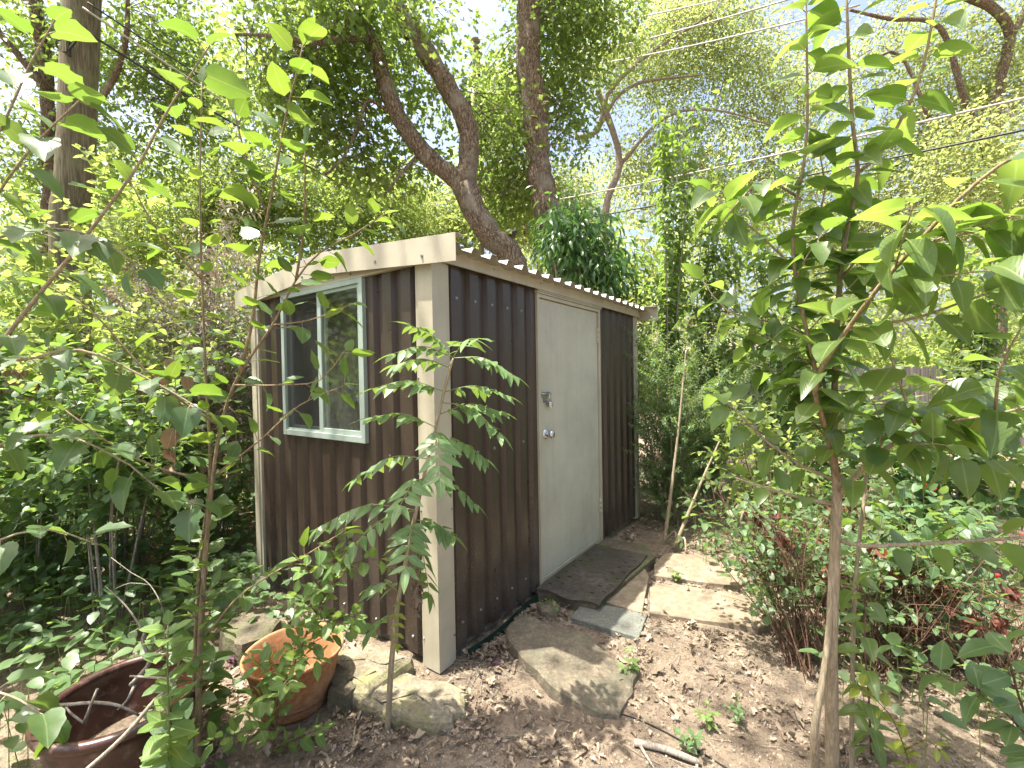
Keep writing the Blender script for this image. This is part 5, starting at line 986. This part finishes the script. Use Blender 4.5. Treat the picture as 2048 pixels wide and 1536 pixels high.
mb = MB(); mb.tube(spline([fb - ZZ * .3, P(960, 500, D2_), P(952, 95, D2_)], .5), [.17, .13], 14, jit=.06); mb.build('shaft', M['poleW'], fp, True)
mb = MB(); mb.tube([P(952, 96, D2_ - .15), P(951, 82, D2_ - .15)], .05, 10); mb.lathe(P(951, 84, D2_ - .15), [(.05, 0), (.16, .02), (.17, .06), (.08, .1), (.001, .12)], 16); mb.build('insulator', M['conc'], fp, True)
mb = MB(); mb.box(P(945, 132, D2_ - .25), P(1000, 148, D2_ - .6) - P(945, 132, D2_ - .25), (0, .12, 0), (0, 0, .14)); mb.build('crossarm', M['poleW'], fp)
mb = MB(); mb.tube([P(956, 160, D2_ - .2), P(985, 136, D2_ - .5)], .04, 6); mb.build('crossarm_brace', M['conc'], fp)
def cable(a, b, sag, r, mat, label, name='overhead_cable', group=None):
    n = 24; pts = [a.lerp(b, i / n) - ZZ * (sag * 4 * (i / n) * (1 - i / n)) for i in range(n + 1)]
    mb = MB(); mb.tube(pts, r, 6); o = mb.build(name, M[mat], None, True); o.data.transform(Matrix.Translation(-a)); o.location = a; tag(o, label, 'cable', group)
cable(P(165, 15, D1_ - .15), P(790, 400, 9.0), .1, .011, 'wire2', 'pale upper service cable running down from the thick pole')
cable(P(160, 55, D1_ - .15), P(800, 425, 9.0), .12, .013, 'wire', 'black lower service cable running down from the thick pole')
cable(P(175, 5, D1_ - .15), P(700, 330, 9.0), .06, .009, 'wire', 'thin black cable just under the pale one on the thick pole')
cable(P(440, -30, 9), P(720, 190, 14.5), .1, .012, 'wire', 'black wire crossing the open sky left of the oak', group='black wires in the sky gap'); cable(P(505, -30, 9), P(760, 160, 14.5), .1, .012, 'wire', 'black wire crossing the open sky left of the oak', group='black wires in the sky gap')
cable(P(951, 78, D2_ - .1), P(1480, -10, 7.5), .15, .012, 'wire2', 'thin power line from the insulator of the far pole')
cable(P(985, 140, D2_ - .4), P(1640, -20, 6.0), .15, .012, 'wire2', 'thin power line from where the brace meets the crossarm of the far pole'); cable(P(998, 148, D2_ - .6), P(1720, 10, 6.0), .2, .012, 'wire2', 'thin power line from the outer tip of the crossarm of the far pole')
cable(P(960, 425, D2_ - .2), P(2150, 172, 5.5), .12, .016, 'wire2', 'thick pale telephone cable sloping across behind the privet sapling'); cable(P(960, 470, D2_ - .2), P(2150, 238, 5.3), .1, .015, 'wire', 'thick black telephone cable with splice box sloping below the pale one')
a, b = P(960, 470, D2_ - .2), P(2150, 238, 5.3); sb = thing('splice_box', P(1035, 466, 13), 'black cylindrical splice box hung on the cable above the shed roof', 'splice box')
ca = P(1012, 470, 13); cb = P(1054, 458, 12.9); dd = (cb - ca)
mb = MB(); mb.tube([ca, ca + dd * .04, ca + dd * .78, ca + dd * .82], [.1, .14, .14, .1], 14); mb.build('housing', M['wire'], sb, True); mb = MB(); mb.tube([ca + dd * .82, ca + dd * .9, ca + dd], [.11, .12, .08], 12); mb.build('end_cap', M['twig'], sb, True)
mb = MB(); mb.tube([cb, P(1085, 448, 12.8)], .035, 8); mb.build('cable_stub', M['wire'], sb)

# ================================================================== GROUND COVER, LITTER, TWIGS, CRUMBS
def scatter(n, region, clear=.0):
    out = []
    while len(out) < n:
        x, y = region(); u, v = uv((x, y))
        if -.02 < u < U1 + .02 and -.02 < v < V1 + .02: continue
        if -.47 < u <= 0 and .85 < v < 1.9 and random.random() < .93: continue
        if math.hypot(x + .985, y - 1.95) < .2 or math.hypot(x - BX, y - BY) < .25: continue
        out.append((x, y))
    return out
def lit_region():
    r = random.random()
    if r < .5: return rnd(-1.6, 2.2), rnd(1.0, 3.6)
    if r < .62: return rnd(-1.3, -.1), rnd(1.7, 2.9)
    if r < .75: p = S(rnd(-.3, .0), rnd(.05, .9), 0); return p.x, p.y
    if r < .85: return rnd(.8, 2.2), rnd(2.8, 4.6)
    return rnd(-5, 5), rnd(1, 7)
def drift():
    while True:
        x, y = lit_region()
        if random.random() < .12 + .88 * (noise.noise(Vector((x * 2.6, y * 2.6, 8))) > .02): return x, y
def onslab(x, y):
    u, v = uv((x, y)); return False
pts = scatter(9000, drift); n = len(pts)
pos = np.array([(x, y, gh(x, y) + rnd(.004, .016)) for x, y in pts]); tp_ = rng.normal(size=(n, 3)); tp_[:, 2] *= .25; nr = rng.normal(size=(n, 3)) * .45; nr[:, 2] += 1
h_ = n // 2; sz = np.clip(rng.lognormal(-3.95, .5, n), .006, .06)
tag(cloud('leaf_litter', 'dry', 'j_litter', pos[:h_], tp_[:h_], nr[:h_], sz[:h_]), 'curled brown dead leaves strewn over the soil', 'leaf litter', kind='stuff')
tag(cloud('oak_leaf_litter', 'dryoak', 'j_litter', pos[h_:], tp_[h_:], nr[h_:], sz[h_:] * 1.2), 'lobed tan dead oak leaves scattered on the soil', 'leaf litter', kind='stuff')
mb = MB()
for x, y in scatter(900, lit_region):
    a = rnd(0, 6.28); l = rnd(.03, .14); z = gh(x, y) + .004; e = Vector((x + math.cos(a) * l, y + math.sin(a) * l, z + rnd(0, .012))); p = Vector((x, y, z)); mb.tube([p, p.lerp(e, .5) + Vector((rnd(-.01, .01), rnd(-.01, .01), .004)), e], [.0018, .001], 4, False)
tag(mb.build('fallen_twigs', M['greystem'], None, True), 'thin broken twigs lying all over the soil', 'twigs', kind='stuff')
pts = scatter(9000, lambda: (rnd(-1.5, 2.2), 1.0 + 2.6 * random.random() ** 1.4)); ico = np.array([(1, 0, -.3), (-.4, .9, -.3), (-.5, -.8, -.3), (0, 0, 1.0)]); fsx = [(0, 1, 3), (1, 2, 3), (2, 0, 3)]
TP['crumb'] = ([(.5, 0, -.1), (0, .5, -.1), (-.5, 0, -.1), (0, -.5, -.1), (.3, .3, .35), (-.3, .25, .3), (-.25, -.3, .35), (.28, -.3, .28)], [(0, 1, 4), (1, 2, 5), (2, 3, 6), (3, 0, 7), (4, 5, 6, 7), (1, 5, 4), (2, 6, 5), (3, 7, 6), (0, 4, 7)], [0] * 8, [0] * 8)
n = len(pts); pos = np.array([(x, y, gh(x, y) + .001) for x, y in pts]); tp_ = rng.normal(size=(n, 3)); tp_[:, 2] *= .2; nr = np.tile([0, 0, 1.0], (n, 1)) + rng.normal(size=(n, 3)) * .3
M['j_crumb'] = leafmat('soil_crumb', (.1, .075, .055), (.29, .24, .18), (.01, .01, .01), .02, .95)
tag(cloud('soil_crumbs', 'crumb', 'j_crumb', pos, tp_, nr, rng.uniform(.004, .014, n) * (1 + (rng.random(n) > .97))), 'loose soil crumbs and small pebbles on the bare ground', 'soil crumbs', kind='stuff')
# low ground cover on the left and among the right shrubs
def cover(name, n, region, size, lab, hmax, mat, tn='ov3'):
    pts = scatter(n, region); pos = []; nr = []; tp_ = []; mb = MB()
    for x, y in pts:
        h = hmax * random.random() ** .7 * (.55 + .45 * noise.noise(Vector((x * 1.7, y * 1.7, 4)))) + .03; p = Vector((x, y, gh(x, y) + h)); pos.append(p); a = rnd(0, 6.28); tp_.append(Vector((math.cos(a), math.sin(a), rnd(-.5, .1)))); nr.append(Vector((0, 0, 1)) + rvec(.3))
        if random.random() < .35: mb.tube([Vector((x + rnd(-.03, .03), y + rnd(-.03, .03), gh(x, y))), p], [.0016, .0012], 4, False)
    o = tag(cloud(name, tn, mat, pos, tp_, nr, rng.uniform(size[0], size[1], len(pts))), lab, 'ground cover', kind='stuff'); 
    tag(mb.build(name + '_stalks', M['greenstem'], None), 'thin green stalks under ' + lab, 'stalks', kind='stuff')
def reg_left():
    while True:
        x, y = rnd(-4.6, -.9), rnd(1.3, 4.8); u, v = uv((x, y))
        if (u > 1.0 or v < -.75) and not (x > -1.72 and y < 2.35) and random.random() < .35 + .65 * (noise.noise(Vector((x * .9, y * .9, 2))) > -.15): return x, y
cover('ground_cover', 4200, reg_left, (.05, .095), 'low leafy ground cover below the left shrubs', .42, 'j_bush', 'pear')
cover('ivy_ground_cover', 1300, lambda: (rnd(-2.4, -1.2), rnd(3.0, 5.0)), (.025, .045), 'small leaved ivy creeping behind the shed corner', .12, 'j_bush')
cover('ground_cover', 3000, lambda: (rnd(1.35, 5.6), rnd(1.5, 5.6)), (.04, .09), 'low leafy ground cover among the right shrubs', .5, 'j_bush', 'pear')
